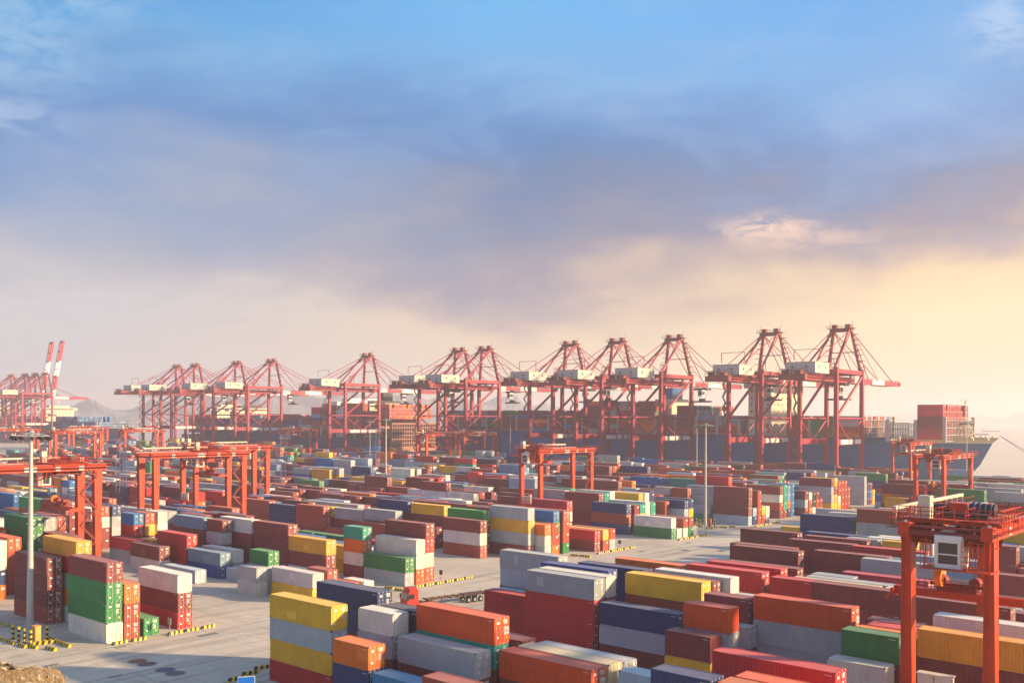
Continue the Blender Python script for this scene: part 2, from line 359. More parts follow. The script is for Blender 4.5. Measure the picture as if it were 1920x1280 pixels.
# ------------------------------------------------------------ container meshes
LEN = {40: 12.192, 20: 6.058}; WD = 2.438
def corr(m, p0, d, n_, L, z0, z1, pitch, dep, mi):
    """vertical corrugation from p0 along d, outward normal n_"""
    N = max(2, round(L/pitch)); w = L/N; pts = []
    for k in range(N):
        for q, o in ((0, 0), (.26, 0), (.38, dep), (.88, dep)): pts.append((k*w+q*w, -o))
    pts.append((L, 0)); p0 = Vector(p0); d = Vector(d); n_ = Vector(n_)
    for (a, o), (b, q) in zip(pts, pts[1:]):
        A = p0+d*a+n_*o; B = p0+d*b+n_*q
        m.poly([(A.x, A.y, z0), (B.x, B.y, z0), (B.x, B.y, z1), (A.x, A.y, z1)], mi)
def shell(L, H, blind, simple=False):
    m = MB(); x = L/2; y = WD/2; r = .16
    # rails and posts (slot 0 paint, 1 roof, 2 dark steel)
    for sy in (-1, 1):
        ya, yb = sorted((sy*y, sy*(y-.13)))
        m.box(-x+r, ya, .0, x-r, yb, .165); m.box(-x+r, ya, H-.10, x-r, yb, H)
        for sx in (-1, 1):
            xa, xb = sorted((sx*x, sx*(x-r))); m.box(xa, ya, .12, xb, yb, H-.12)
            for z0, z1 in ((0, .12), (H-.12, H)):
                xa, xb = sorted((sx*(x+.004), sx*(x-r-.02))); y0, y1 = sorted((sy*(y+.004), sy*(y-r)))
                m.box(xa, y0, z0, xb, y1, z1, 2)
    for sx in (-1, 1):
        xa, xb = sorted((sx*x, sx*(x-.12)))
        m.box(xa, -y+.13, 0, xb, y-.13, .15); m.box(xa, -y+.13, H-.12, xb, y-.13, H)
    pitch = .33 if not simple else .6
    corr(m, (-x+r, -y+.012, 0), (1, 0, 0), (0, -1, 0), L-2*r, .165, H-.10, pitch, .05, 0)
    corr(m, (x-r, y-.012, 0), (-1, 0, 0), (0, 1, 0), L-2*r, .165, H-.10, pitch, .05, 0)
    corr(m, (-x+.015, y-.13, 0), (0, -1, 0), (-1, 0, 0), WD-.26, .15, H-.12, .25, .045, 0)
    if blind: corr(m, (x-.015, -y+.13, 0), (0, 1, 0), (1, 0, 0), WD-.26, .15, H-.12, .25, .045, 0)
    # roof: shallow cross corrugation, plain plates over the corner fittings
    N = round((L-.7)/.28); w = (L-.7)/N; zt = H-.022; x0 = -x+.35
    m.poly([(-x+.12, -y+.13, zt), (x0, -y+.13, zt), (x0, y-.13, zt), (-x+.12, y-.13, zt)], 1)
    m.poly([(x-.35, -y+.13, zt), (x-.12, -y+.13, zt), (x-.12, y-.13, zt), (x-.35, y-.13, zt)], 1)
    for k in range(N):
        a = x0+k*w
        for (q, o), (q2, o2) in (((0, 0), (.3, 0)), ((.3, 0), (.45, .02)), ((.45, .02), (.85, .02)), ((.85, .02), (1, 0))):
            m.poly([(a+q*w, -y+.13, zt-o), (a+q2*w, -y+.13, zt-o2), (a+q2*w, y-.13, zt-o2), (a+q*w, y-.13, zt-o)], 1)
    # top faces of the rails take roof paint
    for i, f in enumerate(m.f):
        if m.m[i] == 0 and all(abs(m.v[j][2]-H) < 1e-6 for j in f): m.m[i] = 1
    m.box(-x+.3, -y+.16, .03, x-.3, y-.16, .14, 2)
    for sy in (-1, 1):       # number and size code high on each side
        e = sy*x*-1
        a, b = sorted((e-sy*-.3, e-sy*-1.5)); ya, yb = sorted((sy*(y-.002), sy*(y-.011)))
        m.box(a+.5, ya, H-.35, b, yb, H-.305, 3)
    # fork pockets on the short boxes, reference marks on the far end of the side
    return m
def door_mesh(H, side, reefer=False):
    """one leaf of the door end, seen from +x: side -1 is the left leaf; slot 0 paint 1 white marks 2 steel 3 yellow 4 dark"""
    m = MB(); w = WD/2-.14; y0 = -w if side < 0 else .012; y1 = -.012 if side < 0 else w
    z0, z1 = .16, H-.13
    m.box(-.045, y0, z0, -.012, y1, z1, 0)
    for a, b in ((y0, y0+.07), (y1-.07, y1)): m.box(-.012, a, z0, .006, b, z1, 0)
    n = 5; hh = (z1-z0)/n
    if not reefer:
        for k in range(n+1):
            zc = min(max(z0+k*hh, z0+.05), z1-.05); m.box(-.012, y0+.07, zc-.05, .004, y1-.07, zc+.05, 0)
    m.box(-.04, y1 if side < 0 else y0-.012, z0, -.002, (y1+.012) if side < 0 else y0, z1, 4)
    rnd = random.Random(int(H*100)+side)
    if side > 0:      # the right leaf carries the number, the weights table and stickers
        for k in range(3):
            z = z1-.28-k*.17; m.box(.004, y0+.18+.04*k, z, .012, y1-.16, z+.095, 1)
        for k in range(5):
            z = z1-.98-k*.13; m.box(.004, y0+.22, z, .012, y1-.30-.05*(k % 3), z+.06, 1)
        m.box(.004, y1-.42, z0+.35, .012, y1-.12, z0+.62, 3)
    else:
        m.box(.004, y0+.30, z1-.55, .012, y1-.3, z1-.3, 1); m.box(.004, y0+.28, z0+.5, .012, y0+.58, z0+.72, 1)
    return m
def bar_mesh(H):
    m = MB(); m.tube((.045, 0, .05), (.045, 0, H-.04), .021, 2, 6)
    for z in (.1, H*.36, H*.62, H-.12): m.box(.004, -.07, z-.04, .055, .07, z+.04, 2)
    m.box(.05, -.02, H*.45, .075, .30, H*.45+.03, 2)
    return m
BODY = {}; DOOR = {}; BAR = {}
for L_ in (40, 20):
    for hn, H_ in (('s', 2.591), ('H', 2.896)):
        for bl in (0, 1):
            BODY[L_, hn, bl] = shell(LEN[L_], H_, bl).mesh('container_body', [M_PAINT, M_ROOF, M_CAST, M_MARK])
for hn, H_ in (('s', 2.591), ('H', 2.896)):
    for sd_ in (-1, 1): DOOR[hn, sd_] = door_mesh(H_, sd_).mesh('container_door', [M_PAINT, M_MARK, M_STEEL, M_YMARK, M_DARK])
    BAR[hn] = bar_mesh(H_).mesh('locking_bar', [M_PAINT, M_MARK, M_STEEL])
# a far container in one mesh: the body plus both leaves and their bars
FARM = {}
for L_ in (40, 20):
    for hn, H_ in (('s', 2.591), ('H', 2.896)):
        for bl in (0, 1):
            m = shell(LEN[L_], H_, bl, True)
            m.m = list(m.m)
            if not bl:
                for sd_ in (-1, 1):
                    d = door_mesh(H_, sd_); o = len(m.v)
                    m.v += [(a+LEN[L_]/2-.05, b, c_) for a, b, c_ in d.v]; m.f += [tuple(i+o for i in f) for f in d.f]
                    m.m += [{0: 0, 1: 3, 2: 2, 3: 4, 4: 2}[q] for q in d.m]; m.c += d.c
                for yb in (-.8, -.33, .33, .8):
                    m.box(LEN[L_]/2-.01, yb-.02, .1, LEN[L_]/2+.03, yb+.02, H_-.1, 5)
            FARM[L_, hn, bl] = m.mesh('container_far', [M_PAINT, M_ROOF, M_CAST, M_MARK, M_YMARK, M_STEEL])

# ------------------------------------------------------------ what stands where
CL = {  # letter -> (colour, word)
 'm': ((.235, .042, .044), 'maroon'), 'r': ((.56, .018, .024), 'red'), 'o': ((.76, .16, .012), 'orange'), 'y': ((.78, .45, .025), 'yellow'),
 'g': ((.022, .22, .065), 'green'), 'n': ((.016, .045, .16), 'navy'), 'b': ((.012, .16, .40), 'blue'), 'w': ((.68, .65, .58), 'white'),
 's': ((.40, .42, .43), 'grey'), 't': ((.02, .32, .23), 'teal'), 'k': ((.035, .037, .055), 'black'), 'u': ((.37, .065, .038), 'rust brown'),
 'h': ((.03, .24, .46), 'sky blue'), 'l': ((.36, .46, .52), 'pale blue'), 'p': ((.52, .025, .065), 'crimson'), 'e': ((.17, .28, .40), 'steel blue'), 'c': ((.74, .60, .34), 'cream'),
 'x': ((.70, .085, .014), 'vermilion'), 'v': ((.014, .06, .26), 'royal blue'), 'd': ((.74, .33, .025), 'ochre'), 'z': ((.10, .22, .21), 'dark teal'), 'f': ((.04, .38, .06), 'bright green')}
NH = 9999
BOX = []     # every container of the yard: dict
STK = []
def stack(v, ur, tiers, L=40, blind='', area=''):
    """tiers bottom to top, capital letter = high-cube; ur = u of the right (door) end, v = near side"""
    z = 0.0; sid = len(STK); STK.append((v, ur, L, tiers))
    for k, ch in enumerate(tiers):
        H = 2.896 if ch.isupper() else 2.591; c, w = CL[ch.lower()]
        rv = random.Random(int(v*31+ur*17)*7+k); f = rv.uniform(.88, 1.12)
        BOX.append(dict(u=ur-LEN[L]/2, v=v+WD/2, z=z, L=L, H=H, hn='H' if ch.isupper() else 's', c=tuple(min(.9, q*f*rv.uniform(.96, 1.04)) for q in c)+(1,), w=w,
                        sid=sid, k=k, n=len(tiers), blind=(ch in blind and k == len(tiers)-1) or (sid >= NH and rv.random() < .12), tiers=tiers))
        z += H+.03
NEAR = '''
66.2 -134.6 WGGM
69.1 -135.0 uuO
72.2 -135.0 g 20
78.0 -135.6 rMW
101.4 -169.9 l
66.0 -153.8 ummm
69.0 -150.3 wosrd
68.0 -180.6 onww
71.9 -184.0 uuux
77.7 -188.5 mgggG
80.6 -189.4 mmmms
83.4 -190.0 mmmmu
97.3 -217.3 mmmmM
97.3 -230.2 mmmmg
77.7 -168.8 uuur
80.5 -178.2 mmmm
108.6 -228.8 mmmu
111.6 -230.5 mmwu
114.6 -230.3 sssn
108.6 -208.0 mmrb 20
111.6 -208.3 mmyu 20
114.8 -208.6 mmww 20
114.8 -189.0 mmme
114.8 -181.6 mmsm 20
118.0 -175.4 mmmW
118.0 -162.6 mmmM
104.6 -150.2 ssg 20
101.7 -149.6 ws 20
107.6 -170.8 ve
111.8 -172.7 sw
108.0 -163.2 l 20
103.0 -186.4 wM
105.9 -201.6 sr
108.8 -199.7 md 20
107.6 -183.6 rrr
117.6 -149.6 WMD
104.7 -136.9 yw
109.0 -138.2 wu 20
112.2 -136.2 o 20
115.6 -135.9 w 20
127.2 -150.0 mwot 20
133.2 -137.9 XWRM
130.2 -137.4 XWW
127.2 -137.4 sG
164.5 -152.0 UWM
172.4 -144.0 MSYS
169.5 -155.6 mmmf
172.4 -171.8 mmmy
172.4 -185.4 mmmN
180.9 -143.1 uufb
175.2 -141.2 swo
178.0 -141.2 ouu
183.8 -142.4 guuu
191.6 -138.6 mr
194.5 -138.2 uy
197.4 -138.2 su
202.5 -155.7 mmwP
225.6 -152.2 NUN
226.0 -137.8 GW
229.2 -137.9 w 20
232.1 -137.6 wu
235.0 -137.6 gu
237.9 -137.8 w 20
240.2 -171.0 mmms
241.0 -158.2 mmuy
243.9 -158.0 mmww
246.8 -158.0 mmmn
249.7 -154.5 uuu
270.6 -159.0 uuuu 20
270.6 -165.6 mlms 20
271.5 -138.0 LMMM
271.5 -151.2 tl 20
274.4 -137.9 nl
277.3 -137.8 uuuu
280.2 -137.8 uy
283.1 -137.8 ww
312.0 -137.6 mSM
314.9 -137.4 ouw
317.8 -137.4 wkk
320.7 -137.4 uum
323.6 -137.4 uu
334.4 -137.6 YSSM
337.3 -137.6 YYUY
340.2 -137.5 ywuu
343.1 -137.5 uuuu
346.0 -137.5 ruuu
348.9 -137.5 uuu
379.0 -141.0 bP
400.0 -145.4 mmSS
402.9 -145.4 yywu
405.8 -145.4 uuuw
71.05 -89.3 rysY
68.2 -79.4 nNo 20
68.2 -66.4 nH
65.0 -61.6 uuu 20
73.9 -81.9 mmsw 20
73.9 -68.8 mmS
76.9 -80.9 mmkk 20
76.75 -68.8 MMtX
76.75 -55.8 mmX
79.6 -55.8 mmC
82.45 -55.8 mms
79.6 -91.0 mmNN
79.6 -78.0 mmu
82.45 -69.6 mmm
111.6 -90.0 RR
114.6 -90.6 mL
105.9 -76.7 rrRS
108.75 -76.7 mmMW
111.6 -78.4 mMNV
117.6 -92.0 mMSS
120.5 -78.2 mmnn
126.4 -75.2 mmoO
112.3 -63.7 mMUY
115.1 -63.7 mmMM
118.0 -62.6 mMSW
126.9 -62.4 mmXR
131.9 -61.8 mmRR
137.4 -61.8 mmmm
151.3 -67.9 mmMM
158.4 -72.0 mmmm
178.0 -80.0 mmmM
168.6 -65.4 mmmM
178.3 -66.6 mmmm
206.4 -80.0 MMNN
184.6 -69.0 mmmn
206.4 -67.0 mmmSU
180.7 -65.4 mmvs 20
180.7 -58.6 mmsy 20
184.4 -56.6 mmmw
187.3 -55.6 mmmw
155.0 -54.6 mmMM
158.2 -53.9 mmgz
126.4 -54.8 mmmR 20
126.4 -42.6 mmmM
126.4 -29.8 mmmm
129.3 -47.0 mmmc
132.2 -46.0 mmms
130.4 -34.0 mmmw
134.9 -52.4 mmms 20
137.7 -42.9 mmmP
105.9 -63.5 msN
100.2 -53.3 msSX 20
97.3 -54.1 myM 20
108.7 -55.3 mmmM 20
111.6 -47.0 mmmw
105.9 -53.9 mms 20
108.7 -42.3 mSSX
100.2 -34.0 mmmG 20
103.05 -33.8 mmmo 20
105.9 -27.4 mmmr
108.7 -34.6 mmmm 20
97.3 -34.3 mmW 20
103.05 -21.0 mMMD
103.05 -8.3 mMMD
111.6 -22.0 mMSW
111.6 -9.3 mMSW
82.45 -33.5 mmmR
76.75 -34.2 mmmx 20
73.9 -28.2 mmmo
73.9 -41.0 mmmn 20
79.6 -42.4 mml
151.3 -45.2 mmSS
151.3 -26.0 mmsM
160.0 -40.5 mmSE
'''
BL = {(100.2, -53.3), (97.3, -54.1)}
for ln in NEAR.split('\n'):
    q = ln.split()
    if not q: continue
    stack(float(q[0]), float(q[1]), q[2], int(q[3]) if len(q) > 3 else 40)
for b in BOX:
    if (STK[b['sid']][0], STK[b['sid']][1]) in BL and b['k'] == b['n']-1: b['blind'] = True
NHAND = NH = len(STK)
# the rest of the yard follows the same grid of rows and bays
KEEP = []     # (u, v, radius u, radius v) left clear: gantry legs, masts
def occupied(v, u0, u1):
    for (v2, ur, L, t) in STK:
        if abs(v2-v) < 2.62 and u0 < ur+.25 and u1 > ur-LEN[L]-.25: return True
    for (uk, vk, ru, rv) in KEEP:
        if u0-ru < uk < u1+ru and v-rv < vk < v+WD+rv: return True
    return False
GANTRY = [  # centre u, near-leg v, trolley place, name bits
 (-27.5, 94.3), (-228.2, 123.0), (-264.8, 156.0), (-189.0, 63.8), (-183.2, 220.6), (-84.8, 273.0), (-139.0, 411.0),
 (-541.0, 235.0), (-580.0, 295.0), (-704.0, 319.0), (-641.0, 242.0), (-563.0, 405.0), (-379.0, 363.0), (-391.0, 405.0)]
for gu, gv in GANTRY:
    for a in (-3.65, 3.65):
        for b in (0, 25.4): KEEP.append((gu+a, gv+b, 1.0, .6))
MASTS = [(-152.9, 63.1, 30.0), (-148.0, 262.6, 31.5)]
KEEP.append((-148.0, 262.6, 3, 3))
def pxof(u, v, z=5.0):
    p = P(u, v, z)
    return (960+1792*p.x/p.y, 781.5+1792*(HC-z)/p.y) if p.y > 5 else (-9999, 0)
def cols(rv, prev):
    if prev and rv.random() < .52: return prev
    return rv.choices('mursoywnblegtdckz', (34, 15, 7, 13, 5, 4, 8, 6, 5, 4, 5, 4, 2, 1, 2, 1, 2))[0]
def fill(v0, rows, ua, ub, hmin, hmax, seed, p20=.17, gap=.06, pitch=2.88):
    rv = random.Random(seed)
    for r in range(rows):
        v = v0+r*pitch; ur = ub; prev = None; bay = 0
        while ur > ua:
            L = 20 if rv.random() < p20 else 40
            ul = ur-LEN[L]
            base = hmin+(hash_(seed, int(ur/26)) % 100)/100*(hmax-hmin)
            n = int(max(0, min(3 if ub < -130 and 120 < v0 < 215 else 5, round(base+rv.choice((-1, -.5, 0, 0, .5, .8))))))
            x, y = pxof(ur, v); x2, _ = pxof(ul, v)
            prev = cols(rv, prev)
            if x2 < 2010 and x > -60 and n and rv.random() > gap and not occupied(v, ul, ur):
                t = ''.join((cols(rv, prev).upper() if rv.random() < .45 else cols(rv, prev)) for _ in range(n-1))+(prev.upper() if rv.random() < .5 else prev)
                stack(v, ur, t.replace('C', 'W'), L)
            ur = ul-(.38 if rv.random() < .8 else 1.0)
def hash_(a, b): return (a*7919+b*104729) & 0xffff
# left of the cross aisle
fill(66.2, 6, -260, -198, 3, 4.4, 1)
fill(101.7, 5, -420, -214, 2.6, 4, 2)
fill(127.2, 6, -480, -156, 1.2, 2.6, 3)
fill(163.2, 7, -520, -158, 1.8, 3.0, 44)
fill(191.6, 6, -560, -152.5, 2.1, 3.4, 5)
fill(223.6, 6, -620, -152, 2.2, 3.5, 6)
fill(250.6, 4, -640, -150, 2.3, 3.6, 7)
fill(271.5, 6, -680, -151, 2.5, 3.9, 8)
fill(297.6, 4, -700, -140, 2.5, 3.9, 9)
fill(314.9, 5, -760, -151, 2.5, 4.0, 10)
fill(337.3, 6, -800, -151, 2.5, 4.0, 11)
fill(367.0, 6, -860, -138, 2.4, 3.9, 12)
fill(390.0, 6, -900, -138, 2.4, 3.9, 13)
fill(411.8, 6, -940, -139, 2.2, 3.9, 14)
fill(431.0, 4, -960, -146, 2.2, 3.8, 15)
# right of it
fill(126.4, 6, -29, 30, 2, 3.0, 21)
fill(151.3, 6, -64, 50, 2.0, 3.4, 22)
fill(178.0, 6, -66, 60, 2.4, 3.6, 23)
fill(206.4, 6, -90, 80, 2.5, 3.6, 24)
fill(234.0, 6, -92, 90, 2.2, 3.8, 25)
fill(276.0, 6, -94, 100, 3, 4.4, 26)
fill(304.0, 6, -98, 110, 3.2, 4.8, 27)
fill(336.0, 6, -100, 120, 3.4, 5, 28)
fill(366.0, 6, -104, 130, 3.0, 4.6, 29)
fill(394.0, 6, -110, 140, 2.6, 4.4, 30)

# ------------------------------------------------------------ which containers show, and how large
def box_faces(b, pts, faces):
    i = len(pts); x = LEN[b['L']]/2; y = WD/2
    for z in (b['z'], b['z']+b['H']):
        for a, c_ in ((-x, -y), (x, -y), (x, y), (-x, y)): pts.append(P(b['u']+a, b['v']+c_, z))
    for f in ((4, 5, 6, 7), (0, 1, 5, 4), (1, 2, 6, 5), (2, 3, 7, 6), (3, 0, 4, 7)): faces.append(tuple(i+q for q in f))
pts, faces = [], []
for b in BOX: box_faces(b, pts, faces)
bvh = BVHTree.FromPolygons(pts, faces)
SEEN = [0.0]*len(BOX); XY = [[0.0, 0.0] for _ in BOX]
cr_, sr_ = math.cos(.0061), math.sin(.0061); eye = Vector((0, 0, HC)); stepx = 3.2
py = 800.0
while py < 1280:
    px = 1.0; st_ = 1.6 if py < 960 else 3.2
    while px < 1920:
        dx, dy = px-960, py-781.5; a = dx*cr_+dy*sr_; b_ = -dx*sr_+dy*cr_
        d = Vector((a/1792, 1, -b_/1792)).normalized()
        hit = bvh.ray_cast(eye, d, 1500)
        if hit[0] is not None:
            k = hit[2]//5; SEEN[k] += st_*stepx; XY[k][0] += px*st_*stepx; XY[k][1] += py*st_*stepx
        px += stepx
    py += st_
order = sorted((i for i in range(len(BOX)) if SEEN[i] > 0), key=lambda i: -SEEN[i])
BIG = order[:300]; DETAIL = set(order[:150])
for i in BIG: BOX[i]['px'] = XY[i][0]/SEEN[i]; BOX[i]['py'] = XY[i][1]/SEEN[i]

# ------------------------------------------------------------ labels: each container told apart by its look, then by what it stands on and beside
def describe():
    big = {i: BOX[i] for i in BIG}
    bysid = {}
    for i, b in enumerate(BOX): bysid.setdefault(b['sid'], []).append(b)
    lm = [(62, 1000, 'the left lamp mast', 0), (820, 1120, 'the red truck', 0), (1780, 1060, 'the near gantry crane', 0), (1322, 930, 'the middle lamp mast', 0),
          (290, 890, 'the orange crane pair', 0), (480, 880, 'the orange crane pair', 0), (1040, 890, 'the middle gantry crane', 0), (165, 930, 'the left gantry crane', 0), (1770, 880, 'the crane before the bow', 0),
          (560, 1180, 'the yellow-topped corner stack', 1), (1230, 990, 'the white and green pair', 1), (1380, 950, 'the tall maroon corner stack', 1), (665, 1030, 'the teal-topped stack', 1),
          (165, 1120, 'the green and cream corner stack', 1), (1220, 1050, 'the long orange container', 1), (960, 1000, 'the grey and yellow stack', 1), (1330, 1160, 'the red-over-grey short stack', 1),
          (1500, 1140, 'the orange-red over grey stack', 1), (1460, 1010, 'the bare right aisle', 0), (1640, 1200, 'the short green container', 1), (1030, 1240, 'the bottom edge, centre', 0), (1450, 1265, 'the bottom edge, right', 0), (480, 1090, 'the bare left aisle', 0), (1230, 860, 'the quay cranes', 0), (724, 880, 'the mast by the brown ship', 0)]
    def near(b):
        d = sorted((abs(b['px']-x)+1.5*abs(b['py']-y), s) for x, y, s, own in lm if not (own and abs(b['px']-x) < 60 and abs(b['py']-y) < 60)); return d[0][1]
    def colw(s, k): return CL[s[k].lower()][1]
    W5 = {1: 'one', 2: 'two', 3: 'three', 4: 'four', 5: 'five'}
    def tier(b):
        n, k = b['n'], b['k']
        if n == 1: return 'alone on the ground'
        if k == n-1: return 'top of %s' % W5[n]
        if k == 0: return 'lowest of %s' % W5[n]
        return '%s of %s' % ({1: 'second', 2: 'third', 3: 'fourth'}[k], W5[n])
    out = {}
    def cand(b):
        s = b['tiers']; k = b['k']; base = '%s %s container' % ('long' if b['L'] == 40 else 'short', b['w'])
        on = ('on %s' % colw(s, k-1)) if k else ''
        un = ('under %s' % colw(s, k+1)) if k < b['n']-1 else ''
        nb = [c for c in BOX if c['k'] == c['n']-1 and abs(c['v']-b['v']) < .5 and 0 < c['u']-b['u'] < 14]
        r = ('left of %s' % nb[0]['w']) if nb else ''
        bh = [c for c in BOX if c['k'] == c['n']-1 and 2 < c['v']-b['v'] < 3.4 and abs(c['u']-b['u']) < 5]
        q = ('before %s' % bh[0]['w']) if bh else ''
        fr = [c for c in BOX if c['k'] == c['n']-1 and 2 < b['v']-c['v'] < 3.4 and abs(c['u']-b['u']) < 5]
        g = ('behind %s' % fr[0]['w']) if fr else ''
        nr = 'near '+near(b); t = tier(b)
        J = lambda *a: base+', '+' '.join(x for x in a if x)
        return [J(on, un, nr), J(t, on, nr), J(on, un, r, nr), J(on, un, g, nr), J(on, un, q, nr), J(t, g, nr), J(t, r, nr), J(t, q, nr), J(t, on, g, nr), J(t, r, q, nr), J(t, on, un, q, nr), J(t, g, r, nr)]
    C = {i: [c for c in cand(b) if 4 <= len(c.split()) <= 16] for i, b in big.items()}
    cnt = {}
    for l in C.values():
        for c in set(l): cnt[c] = cnt.get(c, 0)+1
    rest = []
    for i, l in C.items():
        u = [c for c in l if cnt[c] == 1]
        if u: out[i] = u[0]
        else: rest.append(i)
    grp = {}
    for i in rest: grp.setdefault((BOX[i]['w'], BOX[i]['L'], near(BOX[i])), []).append(i)
    words = ['first', 'second', 'third', 'fourth', 'fifth', 'sixth', 'seventh', 'eighth', 'ninth', 'tenth', 'eleventh', 'twelfth']
    for (w, L, nr), l in grp.items():
        l.sort(key=lambda i: BOX[i]['px'])
        for j, i in enumerate(l):
            sz = 'long' if L == 40 else 'short'
            if len(l) == 1: out[i] = '%s %s container, %s, without marks, near %s' % (sz, w, tier(BOX[i]), nr)
            else: out[i] = '%s from left of the look-alike %s %s containers near %s' % (words[j] if j < 12 else '%dth' % (j+1), sz, w, nr)
    return out
LAB = describe()

# ------------------------------------------------------------ build the containers
def build_container(i):
    b = BOX[i]; bl = 1 if b['blind'] else 0; rz = -TH+(math.sin(i*3.7)*.0035)
    loc = P(b['u']+math.sin(i*5.1)*.05, b['v']+math.cos(i*2.3)*.04, b['z'])
    if i in DETAIL:
        o = link('shipping_container', BODY[b['L'], b['hn'], bl], None, loc, rz, b['c'])
        if not bl:
            for sd_ in (-1, 1):
                d = link('door', DOOR[b['hn'], sd_], o, (LEN[b['L']]/2-.02, 0, 0), 0, b['c'])
                w = WD/2-.14
                for q in ((.3, .82) if sd_ > 0 else (-.82, -.3)):
                    link('locking_bar', BAR[b['hn']], d, (0, q*w*1.05, .03), 0, b['c'])
    else:
        o = link('shipping_container', FARM[b['L'], b['hn'], bl], None, loc, rz, b['c'])
    tag(o, LAB[i], 'container', 'shipping containers stacked in the yard')
    q = random.Random(i*13+5)
    if i in DETAIL and b['w'] == 'vermilion' and not bl:      # four white squares on the right door leaf
        m = MB(); x = LEN[b['L']]/2
        for a in (.42, .80):
            for z in (.95, 1.40): m.box(x+.012, a, z, x+.02, a+.30, z+.36)
        link('door_mark', m.mesh('door_mark', [M_MARK]), o)
    if i in DETAIL and q.random() < .1 or (b['v'] == 68.2+WD/2 and b['w'] == 'orange'):   # a repainted patch on the long side
        x = LEN[b['L']]/2; m = MB(); w = q.uniform(1.0, 2.2); a = q.uniform(-x*.8, x*.5) if b['w'] != 'orange' else x-2.0; z = q.uniform(.3, 1.0) if b['w'] != 'orange' else b['H']-1.6
        m.box(a, -WD/2+.003, z, a+w, -WD/2+.010, z+q.uniform(.9, 1.5)); f = q.choice((.82, 1.15)) if b['w'] != 'orange' else 1.2
        link('repaint_patch', m.mesh('repaint_patch', [M_PAINT]), o, (0, 0, 0), 0, tuple(min(.9, c*f) for c in b['c'][:3])+(1,))
for i in BIG: build_container(i)
# everything beyond the 300 that show largest: one mass
MASS = MB(); bigset = set(BIG)
def mass_box(Mx, x, y, z0, z1, c, ends=True):
    MASS.box(-x, -y, z0, x, y, z1, {'b': 0, 't': 1, 'f': 0, 'r': 0, 'k': 0, 'l': 0}, c, Mx, skip='b')
    if ends:     # frame lines, door bars and marks on the end that faces the light, ribs on the long side
        for yy in (-.72, -.25, .25, .72): MASS.box(x, yy*y*1.0-.03, z0+.1, x+.03, yy*y+.03, z1-.1, 2, c, Mx, skip='lb')
        MASS.box(x, .25*y, z1-.9, x+.02, .8*y, z1-.45, 3, c, Mx, skip='lb')
        for zz in (.33, .66): MASS.box(x, -y*.92, z0+(z1-z0)*zz-.03, x+.02, y*.92, z0+(z1-z0)*zz+.03, 2, c, Mx, skip='lb')
    dk = tuple(q*.45 for q in c[:3])+(1,)
    MASS.box(-x, -y-.012, z0, x, -y, z0+.1, 0, dk, Mx, skip='kb'); MASS.box(-x-.0, -y-.016, z0, -x+.14, -y, z1, 0, dk, Mx, skip='kb')
for i, b in enumerate(BOX):
    if i in bigset: continue
    Mx = Matrix.Translation(P(b['u'], b['v'], 0)) @ Matrix.Rotation(-TH, 4, 'Z')
    mass_box(Mx, LEN[b['L']]/2, WD/2, b['z'], b['z']+b['H'], b['c'], SEEN[i] > 0)
